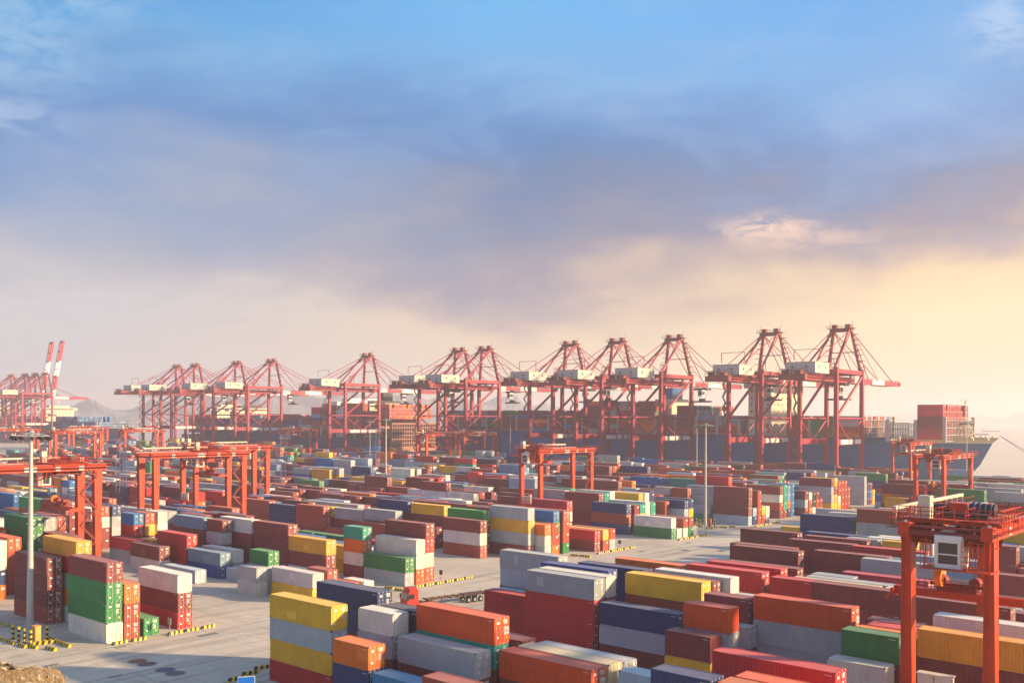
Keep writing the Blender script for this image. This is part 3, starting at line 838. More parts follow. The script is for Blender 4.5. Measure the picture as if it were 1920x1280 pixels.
# ------------------------------------------------------------ yard gantry cranes (rubber tyred), local x along the rows, y across the block
SPAN = 25.4; WB = 3.65
def mk_gantry(detail):
    root = bpy.data.objects.new('yard_gantry_crane', None); COL.objects.link(root)
    def part(n, m, mats, par=root, loc=(0, 0, 0)): return link(n, m.mesh(n, mats), par, loc)
    for y in (0, SPAN):
        for sx in (-1, 1):
            m = MB(); x = sx*WB; iy = 1 if y == 0 else -1
            m.beam((x, y, 1.9), (x, y, 22.4), 1.2, 1.0, 0, up=(0, 1, 0), w2=.82, h2=1.6); m.tube((x-.45, y-.75, 2.5), (x-.35, y-.9, 22), .05, 0, 6, caps=False); m.tube((x-.3, y-.75, 2.5), (x-.22, y-.9, 22), .05, 0, 6, caps=False)
            m.poly([(x-.4, y+iy*.8, 20.6), (x+.4, y+iy*.8, 20.6), (x+.4, y+iy*3.0, 22.6), (x-.4, y+iy*3.0, 22.6)])
            m.box(x-.4, min(y+iy*.6, y+iy*2.9), 22.3, x+.4, max(y+iy*.6, y+iy*2.9), 22.6)
            for k in range(6): f = (3.5+3.3*k-1.9)/20.5; m.box(x-.61+.19*f, y-.51-.3*f, 3.5+3.3*k, x+.61-.19*f, y+.51+.3*f, 3.55+3.3*k)
            part('leg', m, [M_RTG])
        m = MB(); m.box(-5.6, y-.6, 1.1, 5.6, y+.6, 2.0); m.box(-6.2, y-.3, 1.3, 6.2, y+.3, 1.75); sb = part('sill_beam', m, [M_RTG])
        for wx in (-5.0, -3.4, 3.4, 5.0):
            m = MB(); m.tube((wx, y-.28, .78), (wx, y+.28, .78), .78, 0, 18); m.tube((wx, y-.32, .78), (wx, y+.32, .78), .36, 1, 12)
            part('wheel', m, [M_TYRE, M_GREY], sb)
    for sx in (-1, 1):
        m = MB(); x = sx*WB; m.box(x-.5, -1.6, 22.2, x+.5, SPAN+1.6, 23.45); m.box(x-.1, -1.4, 23.45, x+.1, SPAN+1.4, 23.58, 1)
        m.box(x-.7, -1.6, 23.3, x+.7, SPAN+1.6, 23.35)
        for k in range(8): m.box(x-.53, 1.5+k*3.2, 22.18, x+.53, 1.56+k*3.2, 23.4)
        g = part('girder', m, [M_RTG, M_GREY])
        for yb, w, h in ((4.5, .9, .8), (12.4, 2.3, .9), (17.5, .9, .8), (22.0, 1.0, .9)):
            q = MB(); q.box(x+.51 if sx > 0 else x-.55, yb-w/2, 22.75-h/2, x+.55 if sx > 0 else x-.51, yb+w/2, 22.75+h/2); part('sign_board', q, [M_WHITE], g)
        if detail:
            xo = x+sx*1.5; m = MB(); m.box(min(x+sx*.72, xo), -2, 22.9, max(x+sx*.72, xo), SPAN+2, 22.96)
            m.rail((xo, -2, 22.96), (xo, SPAN+2, 22.96), 1.15, .035, 1.6)
            part('walkway', m, [M_DRED if sx < 0 else M_RTG])
    m = MB()
    for y in (-1.1, SPAN+1.1):
        m = MB(); m.box(-WB-.5, y-.3, 22.3, WB+.5, y+.3, 22.75); m.box(-WB-.5, y-.25, 23.0, WB+.5, y+.25, 23.2); part('end_beam', m, [M_DRED])
    m = MB(); m.box(-WB-2.1, 1.5, 24.3, -WB-1.75, SPAN-1.5, 24.62)
    for k in range(12): m.beam((-WB-1.92, 2+k*2, 23.0), (-WB-1.92, 2+k*2, 24.3), .1, .1)
    part('cable_tray', m, [M_CREAM])
    # power house and stair on the sills
    m = MB(); m.box(-2.3, -1.5, 7.35, .7, -.62, 9.4); m.box(-2.4, -1.6, 9.4, .8, -.55, 9.5); m.box(-.85, -1.53, 7.4, -.78, -1.5, 9.35, 1)
    part('power_house', m, [M_CREAM, M_DARK])
    m = MB(); m.box(-3.15, -.5, 6.6, 3.15, .3, 7.1); m.box(-3.15, -2.2, 7.1, 3.15, .3, 7.18); m.rail((-3.1, -2.2, 7.18), (3.1, -2.2, 7.18), 1.15, .035, .8, mids=2)
    part('platform', m, [M_RTG])
    m = MB(); z = 2.2; s = 1
    while z < 21:
        y0, y1 = (SPAN-.4, SPAN-3.4) if s > 0 else (SPAN-3.4, SPAN-.4)
        for xx in (WB-.1, WB+.5): m.beam((xx, y0, z), (xx, y1, z+3.1), .07, .2)
        m.rail((WB+.5, y0, z), (WB+.5, y1, z+3.1), 1.0, .03, 1.2)
        z += 3.1; s = -s; m.box(WB-.2, min(y1-.5, y1+.5), z-.05, WB+.6, max(y1-.5, y1+.5), z)
    part('stairway', m, [M_DRED])
    # trolley with hoist drum, motor, control box and hanging cab; spreader on ropes
    tr = bpy.data.objects.new('trolley', None); COL.objects.link(tr); tr.parent = root
    m = MB(); m.box(-WB-.9, -3.3, 24.75, WB+.9, -3.0, 25.05); m.box(-WB-.9, 3.0, 24.6, WB+.9, 3.3, 25.05)
    for x in (-WB, -1.3, 1.3, WB): m.box(x-.25, -3.4, 24.52, x+.25, 3.4, 25.0)
    m.box(-WB-.7, -3.2, 25.1, WB+.7, 3.2, 25.16)
    m.rail((-WB-.9, -3.4, 25.1), (WB+.9, -3.4, 25.1), 1.15, .04, 1.0, mids=2); m.rail((-WB-.9, 3.4, 25.1), (WB+.9, 3.4, 25.1), 1.15, .04, 1.0)
    m.rail((WB+.9, -3.4, 25.1), (WB+.9, 3.4, 25.1), 1.15, .04, 1.1)
    for x in (-3.9, -1.2, 1.4, 4.1): m.rail((x, -3.2, 25.1), (x, 3.2, 25.1), 1.1, .03, 1.0, mids=1)
    m.rail((-WB-.6, -3.6, 23.0), (WB+.6, -3.6, 23.0), 1.4, .035, .8, mids=2); m.box(-WB-.6, -3.6, 22.9, WB+.6, -2.9, 22.96)
    m.rail((WB+1.2, -3.0, 24.6), (WB+1.2, 3.0, 24.6), 1.2, .03, .9, mids=2); m.rail((-WB-1.9, -3.0, 24.6), (-WB-1.9, 3.0, 24.6), 1.2, .03, .9, mids=2)
    part('trolley_frame', m, [M_RTG], tr)
    m = MB(); m.tube((.6, 1.2, 25.95), (2.9, 1.2, 25.95), .62, 0, 20)
    for k in range(5): m.tube((.62+k*.5, 1.2, 25.95), (.7+k*.5, 1.2, 25.95), .7, 1, 20)
    part('hoist_drum', m, [M_DARK, M_GREY], tr)
    m = MB(); m.box(-1.1, .5, 25.2, .3, 2.0, 26.5, 0); m.tube((-2.6, 1.2, 25.9), (-1.1, 1.2, 25.9), .4, 1, 14); m.box(-3.4, -1.2, 25.16, 2.8, -.2, 25.7, 1)
    part('hoist_motor', m, [M_TRUCK, M_DARK], tr)
    m = MB(); m.box(-2.9, -3.0, 25.1, -1.8, -2.0, 27.3); part('control_cabinet', m, [M_CREAM], tr)
    m = MB()
    for x in (-2.6, -.4, 1.2, 2.9):
        m.tube((x, 2.2, 24.6), (x, 2.2, 22.6), .3, 0, 8)
        m.box(x-.4, -2.2, 23.2, x+.4, -1.2, 24.4, 1)
    rq = random.Random(4)
    for k in range(26):
        x, y, z = rq.uniform(-3, 2.8), rq.uniform(-2.8, 2.4), rq.uniform(22.9, 24.3); m.box(x, y, z, x+rq.uniform(.2, .9), y+rq.uniform(.2, .8), z+rq.uniform(.15, .6), rq.choice((0, 1, 1)))
    m.rail((-3.0, -3.3, 22.4), (3.0, -3.3, 22.4), 1.9, .035, .7, 1, mids=3)
    m.box(-3.1, -2.4, 22.9, 3.1, 2.6, 23.1, 1); part('under_frame', m, [M_DARK, M_DRED], tr)
    # cab
    cab = MB(); y0, y1, z0, z1 = -5.1, -2.7, 20.9, 23.9; x0, x1 = -.75, 1.6
    for a, b, c_, d in ((x0, x0+.32, z0, z1), (x1-.32, x1, z0, z1)): cab.box(a, y0, c_, b, y0+.35, d)
    cab.box(x0+.32, y0, z0, x1-.32, y0+.35, z0+.4); cab.box(x0+.32, y0, z1-.65, x1-.32, y0+.35, z1)
    cab.box(x0, y0+.35, z0, x1, y1, z0+.3); cab.box(x0, y0+.35, z1-.35, x1, y1, z1); cab.box(x0, y1-.25, z0+.3, x1, y1, z1-.35)
    cab.box(x0, y0+.35, z0+.3, x0+.1, y0+.9, z1-.35); cab.box(x1-.1, y0+.35, z0+.3, x1, y0+.9, z1-.35); cab.box(x0+.5, y0+.9, z1, x0+1.4, y1-.4, z1+.5)
    c_ = part('operator_cab', cab, [M_WHITE], tr)
    m = MB(); m.box(x0+.32, y0+.12, z0+.4, x1-.32, y0+.18, z1-.65); m.box(x0+.03, y0+.9, z0+1.0, x0+.08, y1-.25, z1-.4); m.box(x1-.08, y0+.9, z0+1.0, x1-.03, y1-.25, z1-.4)
    part('window', m, [M_GLASS], tr)
    m = MB(); m.box(x0+.32, y0+.05, z0+1.22, x1-.32, y0+.11, z0+1.34); part('window_bar', m, [M_WHITE], tr)
    m = MB(); m.box(x0-1.2, y0-.5, z0-.14, x1+2.6, y1+.2, z0-.04); m.rail((x1+.1, y0-.4, z0-.04), (x1+2.5, y0-.4, z0-.04), 2.6, .03, .5, mids=5)
    m.rail((x0-1.1, y0-.4, z0-.04), (x0-.2, y0-.4, z0-.04), 2.6, .03, .3, mids=5)
    for x in (x0-.9, x1+.6, x1+2.3): m.beam((x, y0+.2, z0), (x, y0+.8, 24.6), .09, .09)
    part('cab_cage', m, [M_RTG], tr)
    sp = bpy.data.objects.new('spreader', None); COL.objects.link(sp); sp.parent = root
    m = MB(); m.box(-6.0, -.45, 0, 6.0, -.1, .75, 0); m.box(-6.0, .1, 0, 6.0, .45, .75, 0); m.box(-6.1, -1.2, 0, -5.8, 1.2, .55); m.box(5.8, -1.2, 0, 6.1, 1.2, .55)
    for sx in (-1, 1):
        for sy in (-1, 1): m.beam((sx*5.9, sy*1.1, .3), (sx*6.4, sy*1.35, -.5), .22, .22)
    part('spreader_beam', m, [M_RTG], sp)
    m = MB(); m.box(-1.8, -.9, .8, 1.8, .9, 1.25, 0); m.box(-2.6, -.2, 1.2, 2.6, .2, 1.5, 0)
    for x in (-1.5, 1.5): m.tube((x, -.5, 1.75), (x, .5, 1.75), .5, 0, 14)
    m.rail((-3.4, -1.1, .75), (3.6, -1.1, .75), 1.1, .03, .6, mids=2)
    part('head_block', m, [M_DRED], sp)
    m = MB(); m.tube((-1.9, -.6, 2.0), (-1.3, -.6, 2.0), .85, 0, 18); m.tube((-1.3, -.6, 2.0), (-1.25, -.6, 2.0), .45, 1, 12); part('cable_reel', m, [M_ORANGE, M_DRED], sp)
    return root, tr, sp
G0, G0T, G0S = mk_gantry(True)
def rope_mesh(z):
    m = MB()
    for x in (-1.5, 1.5):
        for y in (-.5, .5): m.tube((x, y, 1.9), (x*1.3, y*2.4, 24.6-z), .035, 0, 4, caps=False)
    return m.mesh('hoist_rope', [M_DARK])
GL = ['near orange yard gantry crane cut off by the bottom edge of the photo', 'orange gantry crane with long front girder, left of the two standing close together', 'orange gantry crane behind the other, its trolley at the left end',
      'red yard gantry crane entering from the left edge beside the lamp mast', 'orange yard gantry crane with white cab in the middle of the yard', 'orange-red yard gantry crane just before the ship bow', 'small pink-red yard gantry crane behind the one before the bow',
      'pinkish yard gantry crane just right of the head of the near lamp mast', 'pinkish yard gantry crane right of a blue lattice tower in the left distance', 'faint yard gantry crane below the distant hill at left', 'faint pink yard gantry crane at the far left edge',
      'small pink yard gantry crane under the quay cranes left of the brown ship', 'pink-red yard gantry crane right of the brown ship, the left of a pair', 'pink-red yard gantry crane right of the brown ship, the right of a pair']
TY = [3.2, 17.5, 3.5, 20, 1.5, 9, 6, 4, 4, 12, 15, 12, 5, 8]; SZ = [15.9, 17, 19, 14.5, 19.5, 13, 18, 12, 18, 18, 18, 18, 16, 18]
for k, (gu, gv) in enumerate(GANTRY):
    r = G0 if k == 0 else tree_copy(G0)
    r.location = P(gu, gv); r.rotation_euler = (0, 0, -TH)
    tag(r, GL[k], 'crane', 'rubber tyred gantry cranes over the container blocks')
    for ch in r.children:
        if ch.name.startswith('trolley'): ch.location = (0, TY[k], -1.4)
        if ch.name.startswith('spreader') and not ch.name.startswith('spreader_b'):
            ch.location = (0, TY[k], SZ[k])
            link('hoist_rope', rope_mesh(SZ[k]), ch)

# ------------------------------------------------------------ quay cranes: local x along the rail, y towards the water (0 = landward rail)
def mk_quay():
    root = bpy.data.objects.new('quay_crane', None); COL.objects.link(root)
    ZK = ((0, 0), (25, 0), (30, 2.4), (48, 3.0), (62, 3.0), (79, 0), (200, 0))
    def zm(z):
        for (a, b), (c, d) in zip(ZK, ZK[1:]):
            if a <= z <= c: return z+b+(d-b)*(z-a)/(c-a)
        return z
    def part(n, m, mats, par=root, loc=(0, 0, 0)):
        if n != 'boom_section': m.v = [(x, y, zm(z)) for x, y, z in m.v]
        return link(n, m.mesh(n, mats), par, loc)
    G = 33.0; X = 9.3
    for y in (0, G):
        for sx in (-1, 1):
            m = MB(); x = sx*X
            m.beam((x, y, 4.5), (x, y, 22), 2.1, 1.7, 0, up=(0, 1, 0), w2=1.9, h2=2.1); m.beam((x, y, 22), (x, y, 55.5), 1.9, 2.1, 0, up=(0, 1, 0), w2=1.7, h2=1.9)
            part('leg', m, [M_RED])
        m = MB(); m.box(-X-2.5, y-.9, 3.4, X+2.5, y+.9, 5.4); sb = part('sill_beam', m, [M_RED])
        for sx in (-1, 1):
            q = MB()
            for k in range(4): q.box(sx*X-3.4+k*1.8, y-.6, .3, sx*X-2.0+k*1.8, y+.6, 1.6)
            q.box(sx*X-3.4, y-.4, 1.6, sx*X+3.4, y+.4, 3.4); part('bogie', q, [M_DRED], sb)
        m = MB(); m.box(-X, y-.8, 52.4, X, y+.8, 54.4); part('top_cross_beam', m, [M_RED])
    for sx in (-1, 1):
        x = sx*X; m = MB(); m.box(x-.8, .9, 20.4, x+.8, G-.9, 23.2)
        pb = part('portal_beam', m, [M_RED])
        for a, b in ((4, 13.6), (14.9, 20), (22, 30)):
            q = MB(); q.box(x+.82 if sx > 0 else x-.86, a, 20.7, x+.86 if sx > 0 else x-.82, b, 22.9); part('sign_board', q, [M_WHITE], pb)
        m = MB(); m.tube((x, 1, 31), (x, G-1, 31), .5, 0, 8); m.tube((x, 1, 30), (x, G/2-.6, 23), .38, 0, 8); m.tube((x, G-1, 30), (x, G/2+.6, 23), .38, 0, 8)
        m.tube((x, .8, 31.5), (x, G-.8, 51.5), .7, 0, 8); m.box(x-.6, 0, 52.6, x+.6, G, 54.6); part('side_bracing', m, [M_RED])
    m = MB()
    for sx in (-1, 1): m.box(sx*3.4-.75, -27, 48.6, sx*3.4+.75, 37, 51.4)
    for y in (-26, -14, -4, 8, 20, 30): m.box(-3, y-.4, 49, 3, y+.4, 51)
    for y in (0, G):
        for x in (-3.4, 3.4): m.box(x-.4, y-.5, 51.4, x+.4, y+.5, 52.4)
    for sx in (-1, 1): m.rail((sx*5.2, -27, 50), (sx*5.2, 36, 50), 1.1, .07, 3)
    for sx in (-1, 1): m.box(min(sx*4.2, sx*5.3), -27, 49.9, max(sx*4.2, sx*5.3), 36, 50)
    part('main_girder', m, [M_RED])
    m = MB()     # tail: winches, walkway, hoses
    m.box(-6.5, -30, 48.4, 6.5, -27, 51.2, 0); m.box(-6, -28, 51.2, -2, -25, 53.4, 1); m.box(1, -29, 51.2, 4, -26, 53, 0); m.rail((-6.5, -30, 51.2), (6.5, -30, 51.2), 2.4, .12, 2.2)
    part('tail_platform', m, [M_DRED, M_DARK])
    mh = MB(); mh.box(-7.4, -20.5, 52.0, 7.4, -4, 57.1); mh.box(-7.6, -20.7, 57.1, 7.6, -3.8, 57.3)
    h_ = part('machinery_house', mh, [M_HOUSE])
    for x in (-4, 3): q = MB(); q.box(x-.5, -20.56, 54.4, x+.5, -20.51, 55.4); part('window', q, [M_GLASS], h_)
    for y in (-16, -8): q = MB(); q.box(7.41, y-.5, 54.4, 7.45, y+.5, 55.6); part('window', q, [M_GLASS], h_)
    # boom, hinged at y = 37
    bm = bpy.data.objects.new('boom', None); COL.objects.link(bm); bm.parent = root; bm.location = (0, 37, 53)
    cuts = [0, 9, 25, 43, 66]
    for k, (a, b) in enumerate(zip(cuts, cuts[1:])):
        m = MB()
        for sx in (-1, 1): m.box(sx*3.4-.65, a, -1.2, sx*3.4+.65, b, 1.2)
        for y in (a+.5, (a+b)/2, b-.5): m.box(-2.8, y-.3, -.8, 2.8, y+.3, .8)
        if k == 3: m.box(-4.5, b, -1, 4.5, b+1.2, 1)
        m.rail((4.2, a, .9), (4.2, b, .9), 1.0, .07, 3); m.rail((-4.2, a, .9), (-4.2, b, .9), 1.0, .07, 3)
        part('boom_section', m, [M_RED if k % 2 else M_WHITE], bm)
    m = MB()     # apex frame
    ax, ay, az = 4.6, 29.0, 79.0
    for sx in (-1, 1):
        m.tube((sx*8.6, G, 54.4), (sx*ax, ay+1.5, az), .95, 0, 8); m.tube((sx*ax, ay-1, az), (sx*5.4, 6, 54), .62, 0, 8); m.tube((sx*ax, ay-.5, az-2), (sx*8, 1, 54.6), .5, 0, 8)
        for k in range(7):
            p = Vector((sx*8.6, G, 54.4)).lerp(Vector((sx*ax, ay+1.5, az)), (k+.7)/7.6); m.box(p.x+sx*.9, p.y-.8, p.z, p.x+sx*3.0, p.y+1.6, p.z+.18)
    m.tube((-7.2, 31.5, 65), (7.2, 31.5, 65), .3, 0, 6)
    m.box(-5.6, ay-1.6, az-1.2, 5.6, ay+2.2, az+.6, 1)
    part('apex_frame', m, [M_RED, M_DRED])
    m = MB(); m.box(-7, ay-2.4, az+.6, 7, ay+3, az+.75)
    for x in (-3.5, 3.5): m.box(x-1.2, ay-1, az+.75, x+1.2, ay+1.4, az+2.8)
    m.rail((-7, ay-2.4, az+.75), (7, ay-2.4, az+.75), 1.3, .07, 1.5); m.tube((5.8, ay, az+.7), (5.8, ay, az+5), .09, 0, 5); m.tube((-5.8, ay, az+.7), (-5.8, ay, az+4.4), .09, 0, 5)
    part('apex_platform', m, [M_DRED])
    back = []
    for sx in (-1, 1):
        m = MB(); m.tube((sx*ax, ay-1, az-.5), (sx*3.6, -25, 51.4), .24, 0, 6); part('back_stay', m, [M_RED])
    m = MB(); m.beam((-6.5, -13, 58.7), (-6.5, -13, 64), .3, .3); m.beam((6.5, -13, 58.7), (6.5, -13, 64), .3, .3); m.beam((-6.5, -13, 64), (6.5, -13, 64), .3, .3); part('stay_frame', m, [M_RED])
    for sx in (-1, 1):
        for yb in (57, 72, 93):
            m = MB(); m.tube((sx*ax, ay+2, az-.8), (sx*3.6, yb, 51.2), .24 if yb != 72 else .14, 0, 6); part('fore_stay', m, [M_RED])
    # trolley, cab, stairs, lift shaft, festoon
    tr = bpy.data.objects.new('trolley', None); COL.objects.link(tr); tr.parent = root
    m = MB(); m.box(-4.4, -3, 47.2, 4.4, 3, 48.4); part('trolley_frame', m, [M_DARK], tr)
    m = MB(); m.box(1.2, -7.4, 43.4, 3.8, -4, 46.8, 0); m.box(1.0, -7.6, 46.8, 4, -3.8, 47.1, 0); m.box(3.82, -7.2, 44.2, 3.88, -4.2, 46.3, 1); m.box(1.4, -7.46, 44.2, 3.6, -7.41, 46.3, 1)
    part('operator_cab', m, [M_WHITE, M_GLASS], tr)
    m = MB(); m.box(-6.1, -1.2, 40, 6.1, 1.2, 40.9); m.box(-2, -.8, 40.9, 2, .8, 42.2)
    for x in (-1.6, 1.6):
        for y in (-.7, .7): m.tube((x, y, 42), (x*1.6, y*3, 47.3), .07, 0, 4, caps=False)
    part('spreader', m, [M_DARK], tr)
    m = MB()
    for k in range(16):
        y = -24+k*1.9
        for a in range(4): m.tube((5.6, y+a*.48, 48.6-2.6*math.sin(a/4*math.pi)), (5.6, y+(a+1)*.48, 48.6-2.6*math.sin((a+1)/4*math.pi)), .06, 0, 4, caps=False)
    part('festoon_cable', m, [M_DARK])
    m = MB(); z = 5.5; s = 1
    while z < 50:
        y0, y1 = (-3.2, -.2) if s > 0 else (-.2, -3.2)
        m.beam((-X-1.7, y0, z), (-X-1.7, y1, z+3), .9, .16); m.rail((-X-2.1, y0, z), (-X-2.1, y1, z+3), 1.0, .05, 1.5)
        z += 3; s = -s; m.box(-X-2.2, min(y1-.6, y1+.6), z-.08, -X-.9, max(y1-.6, y1+.6), z)
    part('stair_tower', m, [M_DRED])
    m = MB(); m.box(X-5.6, 8, 54, X-3.2, 11, 54.2); 
    for a, b in ((X-5.6, 8), (X-3.2, 8), (X-5.6, 11), (X-3.2, 11)): m.beam((a, b, 54), (a, b, 60.5), .2, .2)
    for z in (56, 58, 60.4): m.rail((X-5.6, 8, z-1), (X-5.6, 11, z-1), 1, .06, 1.5); m.rail((X-5.6, 8, z-1), (X-3.2, 8, z-1), 1, .06, 1.2)
    part('mast_platform', m, [M_RED])
    return root
Q0 = mk_quay()
LV = 455.0
def quay_u(px, v=LV+30):
    t = (px-960)/1792; D = v/(t*ST+CT); return t*D*CT-D*ST
QP = [(1578, 'largest red quay crane, rightmost of the row, nearest the ship bow', 26), (1445, 'red quay crane second from right, before the cream ship superstructure', 30), (1265, 'red quay crane third from right, its boom end meeting its right neighbour', 62),
      (1158, 'red quay crane fourth from right, middle of three before the blue hull', 20), (1070, 'red quay crane fifth from right, left of three before the blue hull', 48), (911, 'red quay crane right of the close pair behind the small gantry cranes', 58),
      (861, 'red quay crane left of the close pair behind the small gantry cranes', 24), (690, 'red quay crane standing apart between the brown and the dark ship', 70), (510, 'red quay crane, rightmost of the left group of four', 52), (445, 'red quay crane, third of the left group of four', 20),
      (367, 'red quay crane, second of the left group of four', 26), (333, 'red quay crane, leftmost of the left group of four', 44),
      (86, 'far quay crane with raised red and white boom, the right of two', 20), (67, 'far quay crane with raised red and white boom, the left of two', 24), (48, 'far pink quay crane with lowered boom left of the raised booms', 30), (22, 'far pink quay crane at the left edge behind the lamp mast', 30)]
for k, (px, lab, ty) in enumerate(QP):
    r = Q0 if k == 0 else tree_copy(Q0)
    r.location = P(quay_u(px), LV); r.rotation_euler = (0, 0, -TH)
    tag(r, lab, 'crane', 'ship to shore cranes along the quay')
    up = k in (12, 13)
    for ch in list(r.children):
        if ch.name.startswith('trolley'): ch.location = (0, ty, 0)
        if up and ch.name.startswith('boom'): ch.rotation_euler = (R(80), 0, 0)
        if up and ch.name.startswith('fore_stay'): bpy.data.objects.remove(ch)
# ------------------------------------------------------------ lamp masts
def mast(pos, h, label, r=.55, crown=2.6):
    root = bpy.data.objects.new('lamp_mast', None); COL.objects.link(root); root.location = pos
    m = MB(); m.tube((0, 0, 0), (0, 0, h*.35), r, 0, 16, r2=r*.78); m.tube((0, 0, h*.35), (0, 0, h), r*.76, 0, 16, r2=r*.42); m.tube((0, 0, 0), (0, 0, .3), r*1.5, 0, 12)
    link('pole', m.mesh('pole', [M_MAST]), root)
    m = MB(); N = 20
    for k in range(N):
        a, b = 2*math.pi*k/N, 2*math.pi*(k+1)/N
        for rr, z in ((crown, h-.25), (crown*.55, h+.05)): m.tube((rr*math.cos(a), rr*math.sin(a), z), (rr*math.cos(b), rr*math.sin(b), z), .07, 0, 5, caps=False)
    for k in range(8):
        a = math.pi*k/4; m.tube((.2*math.cos(a), .2*math.sin(a), h+.3), (crown*math.cos(a), crown*math.sin(a), h-.25), .06, 0, 5, caps=False)
    m.tube((0, 0, h-.6), (0, 0, h+.6), r*.8, 0, 12); m.tube((0, 0, h+.6), (0, 0, h+4.5), .04, 0, 5)
    cr = link('lamp_ring', m.mesh('lamp_ring', [M_GREY]), root)
    lm = MB(); lm.box(-.34, -.22, -.30, .34, .22, .12, 0); lm.box(-.28, -.16, -.34, .28, .16, -.30, 1); me = lm.mesh('floodlight', [M_DARK, M_WHITE])
    for k in range(12):
        a = 2*math.pi*k/12; o = link('floodlight', me, cr, (crown*math.cos(a), crown*math.sin(a), h-.5), a); o.rotation_euler = (.5*math.sin(a), .5*math.cos(a), a)
    return tag(root, label, 'lamp mast', 'high mast lamps of the yard')
def at(px, D, z=0.0):
    """a point seen at photo column px at distance D"""
    return Vector(((px-960)/1792*D, D, z))
m0 = mast(P(-152.9, 63.1), 30.0, 'tall grey lamp mast with round crown at the left foreground')
m = MB(); m.box(.5, -.16, -.12, .9, .16, .1, 0); m.tube((1.0, 0, .05), (1.5, 0, -.1), .13, 0, 8); m.tube((.3, 0, 0), (.6, 0, 0), .05, 0, 6)
link('camera', m.mesh('camera', [M_WHITE]), m0, (-1.0, 0, 16.2))
mast(P(-148.0, 262.6), 31.0, 'grey lamp mast beside the striped bollards in the middle of the yard', .5)
mast(at(724, 410), 31.5, 'grey lamp mast before the brown open-ended ship', .5)
mast(at(1307, 440), 29.5, 'thin lamp mast just left and behind the one with bollards', .34, 2.4)
mast(at(957, 600), 34, 'thin lamp mast before the blue hull, above the middle gantry crane', .4)
mast(at(1813, 410), 31.8, 'dark lamp mast before the foremast of the blue ship', .3)
mast(at(353, 745), 33, 'far lamp mast standing among the left group of quay cranes', .4)
mast(at(98, 640), 33, 'far lamp mast right of the raised booms', .4)
mast(at(694, 520), 30, 'thin far lamp mast under the lone quay crane', .3)

M_TBLUE = plain('faded_tower_blue', (.07, .13, .26), .6)
def lattice(pos, h, label):
    root = bpy.data.objects.new('lattice_tower', None); COL.objects.link(root); root.location = pos; root.rotation_euler = (0, 0, -TH)
    m = MB(); w = 1.3
    for a in (-w, w):
        for b in (-w, w): m.beam((a, b, 0), (a*.8, b*.8, h), .15, .15)
    z = 0
    while z < h-2:
        for a, b, c, d in ((-w, -w, w, -w), (w, -w, w, w), (w, w, -w, w), (-w, w, -w, -w)): m.tube((a, b, z), (c*.95, d*.95, z+2.2), .045, 0, 4, caps=False); m.tube((a, b, z), (c, d, z), .045, 0, 4, caps=False)
        z += 2.2
    link('frame', m.mesh('frame', [M_TBLUE]), root)
    m = MB(); m.box(-2.6, -2.6, h, 2.6, 2.6, h+.2); m.rail((-2.6, -2.6, h+.2), (2.6, -2.6, h+.2), 1.2, .08, 1.3); m.rail((2.6, -2.6, h+.2), (2.6, 2.6, h+.2), 1.2, .08, 1.3)
    link('platform', m.mesh('platform', [M_TBLUE]), root)
    return tag(root, label, 'tower', 'blue lattice towers in the yard')
lattice(at(228, 330), 23.5, 'blue lattice tower with platform, left of the two orange cranes')
lattice(at(527, 360), 24.5, 'blue lattice tower with platform, right of the two orange cranes')
lattice(at(705, 470), 26, 'far blue lattice tower left of the mast by the brown ship')

# ------------------------------------------------------------ striped kerb blocks, bollards, box
def kerb_mesh(L=2.25):
    m = MB(); n = 6; w = L/n
    for k in range(n):
        x0 = -L/2+k*w; s = .10; mi = k % 2
        a = (x0, -.24, 0); b = (x0+w, -.24, 0); c = (x0+w+s, -.15, .42); d = (x0+s, -.15, .42)
        a2 = (x0, .24, 0); b2 = (x0+w, .24, 0); c2 = (x0+w+s, .15, .42); d2 = (x0+s, .15, .42)
        m.poly([a, b, c, d], mi); m.poly([b2, a2, d2, c2], mi); m.poly([d, c, c2, d2], mi)
        if k == 0: m.poly([a2, a, d, d2], mi)
        if k == n-1: m.poly([b, b2, c2, c], mi)
    return m.mesh('kerb_block', [M_BLK, M_YEL])
KM = kerb_mesh()
def kerb(u, v, ang=90.0, label=''):
    o = link('kerb_block', KM, None, P(u, v, 0), -TH+R(ang)); tag(o, label, 'kerb block', 'black and yellow kerb blocks'); return o
tops = sorted(((s[0], CL[s[3][-1].lower()][1]) for s in STK[:NHAND] if -144 < s[1] < -133), key=lambda q: q[0])
def topnear(v): return min(tops, key=lambda q: abs(q[0]-v))[1]
rowsk = [(-133.3, [67.6, 70.4, 76.2, 79.0, 81.8]), (-135.0, [128.6, 131.4, 134.2, 137.0, 139.8, 142.6]), (-136.0, [190.2, 193.0, 195.8, 198.6, 201.4, 204.2]),
         (-135.4, [226.8, 229.7, 232.6, 235.5, 238.4, 241.3]), (-135.0, [271.2, 274.1, 277.0, 279.9, 282.8, 285.7]), (-135.0, [309.0, 312, 314.9, 317.8, 320.7, 323.6, 334.0, 337, 340, 343, 346, 349])]
rn = ['before the green and maroon corner stack', 'behind the red truck', 'before the red and yellow stacks mid-yard', 'before the white and green pair of containers', 'before the four-high maroon stack in the middle', 'along the far corner stacks at right']
for (u, vs), nm in zip(rowsk, rn):
    for j, v in enumerate(vs):
        kerb(u+math.sin(v)*.08, v, 90+math.sin(v*3)*3, 'kerb block %s, %s from the near end' % (nm, ['first', 'second', 'third', 'fourth', 'fifth', 'sixth', 'seventh', 'eighth', 'ninth', 'tenth', 'eleventh', 'twelfth'][j]))
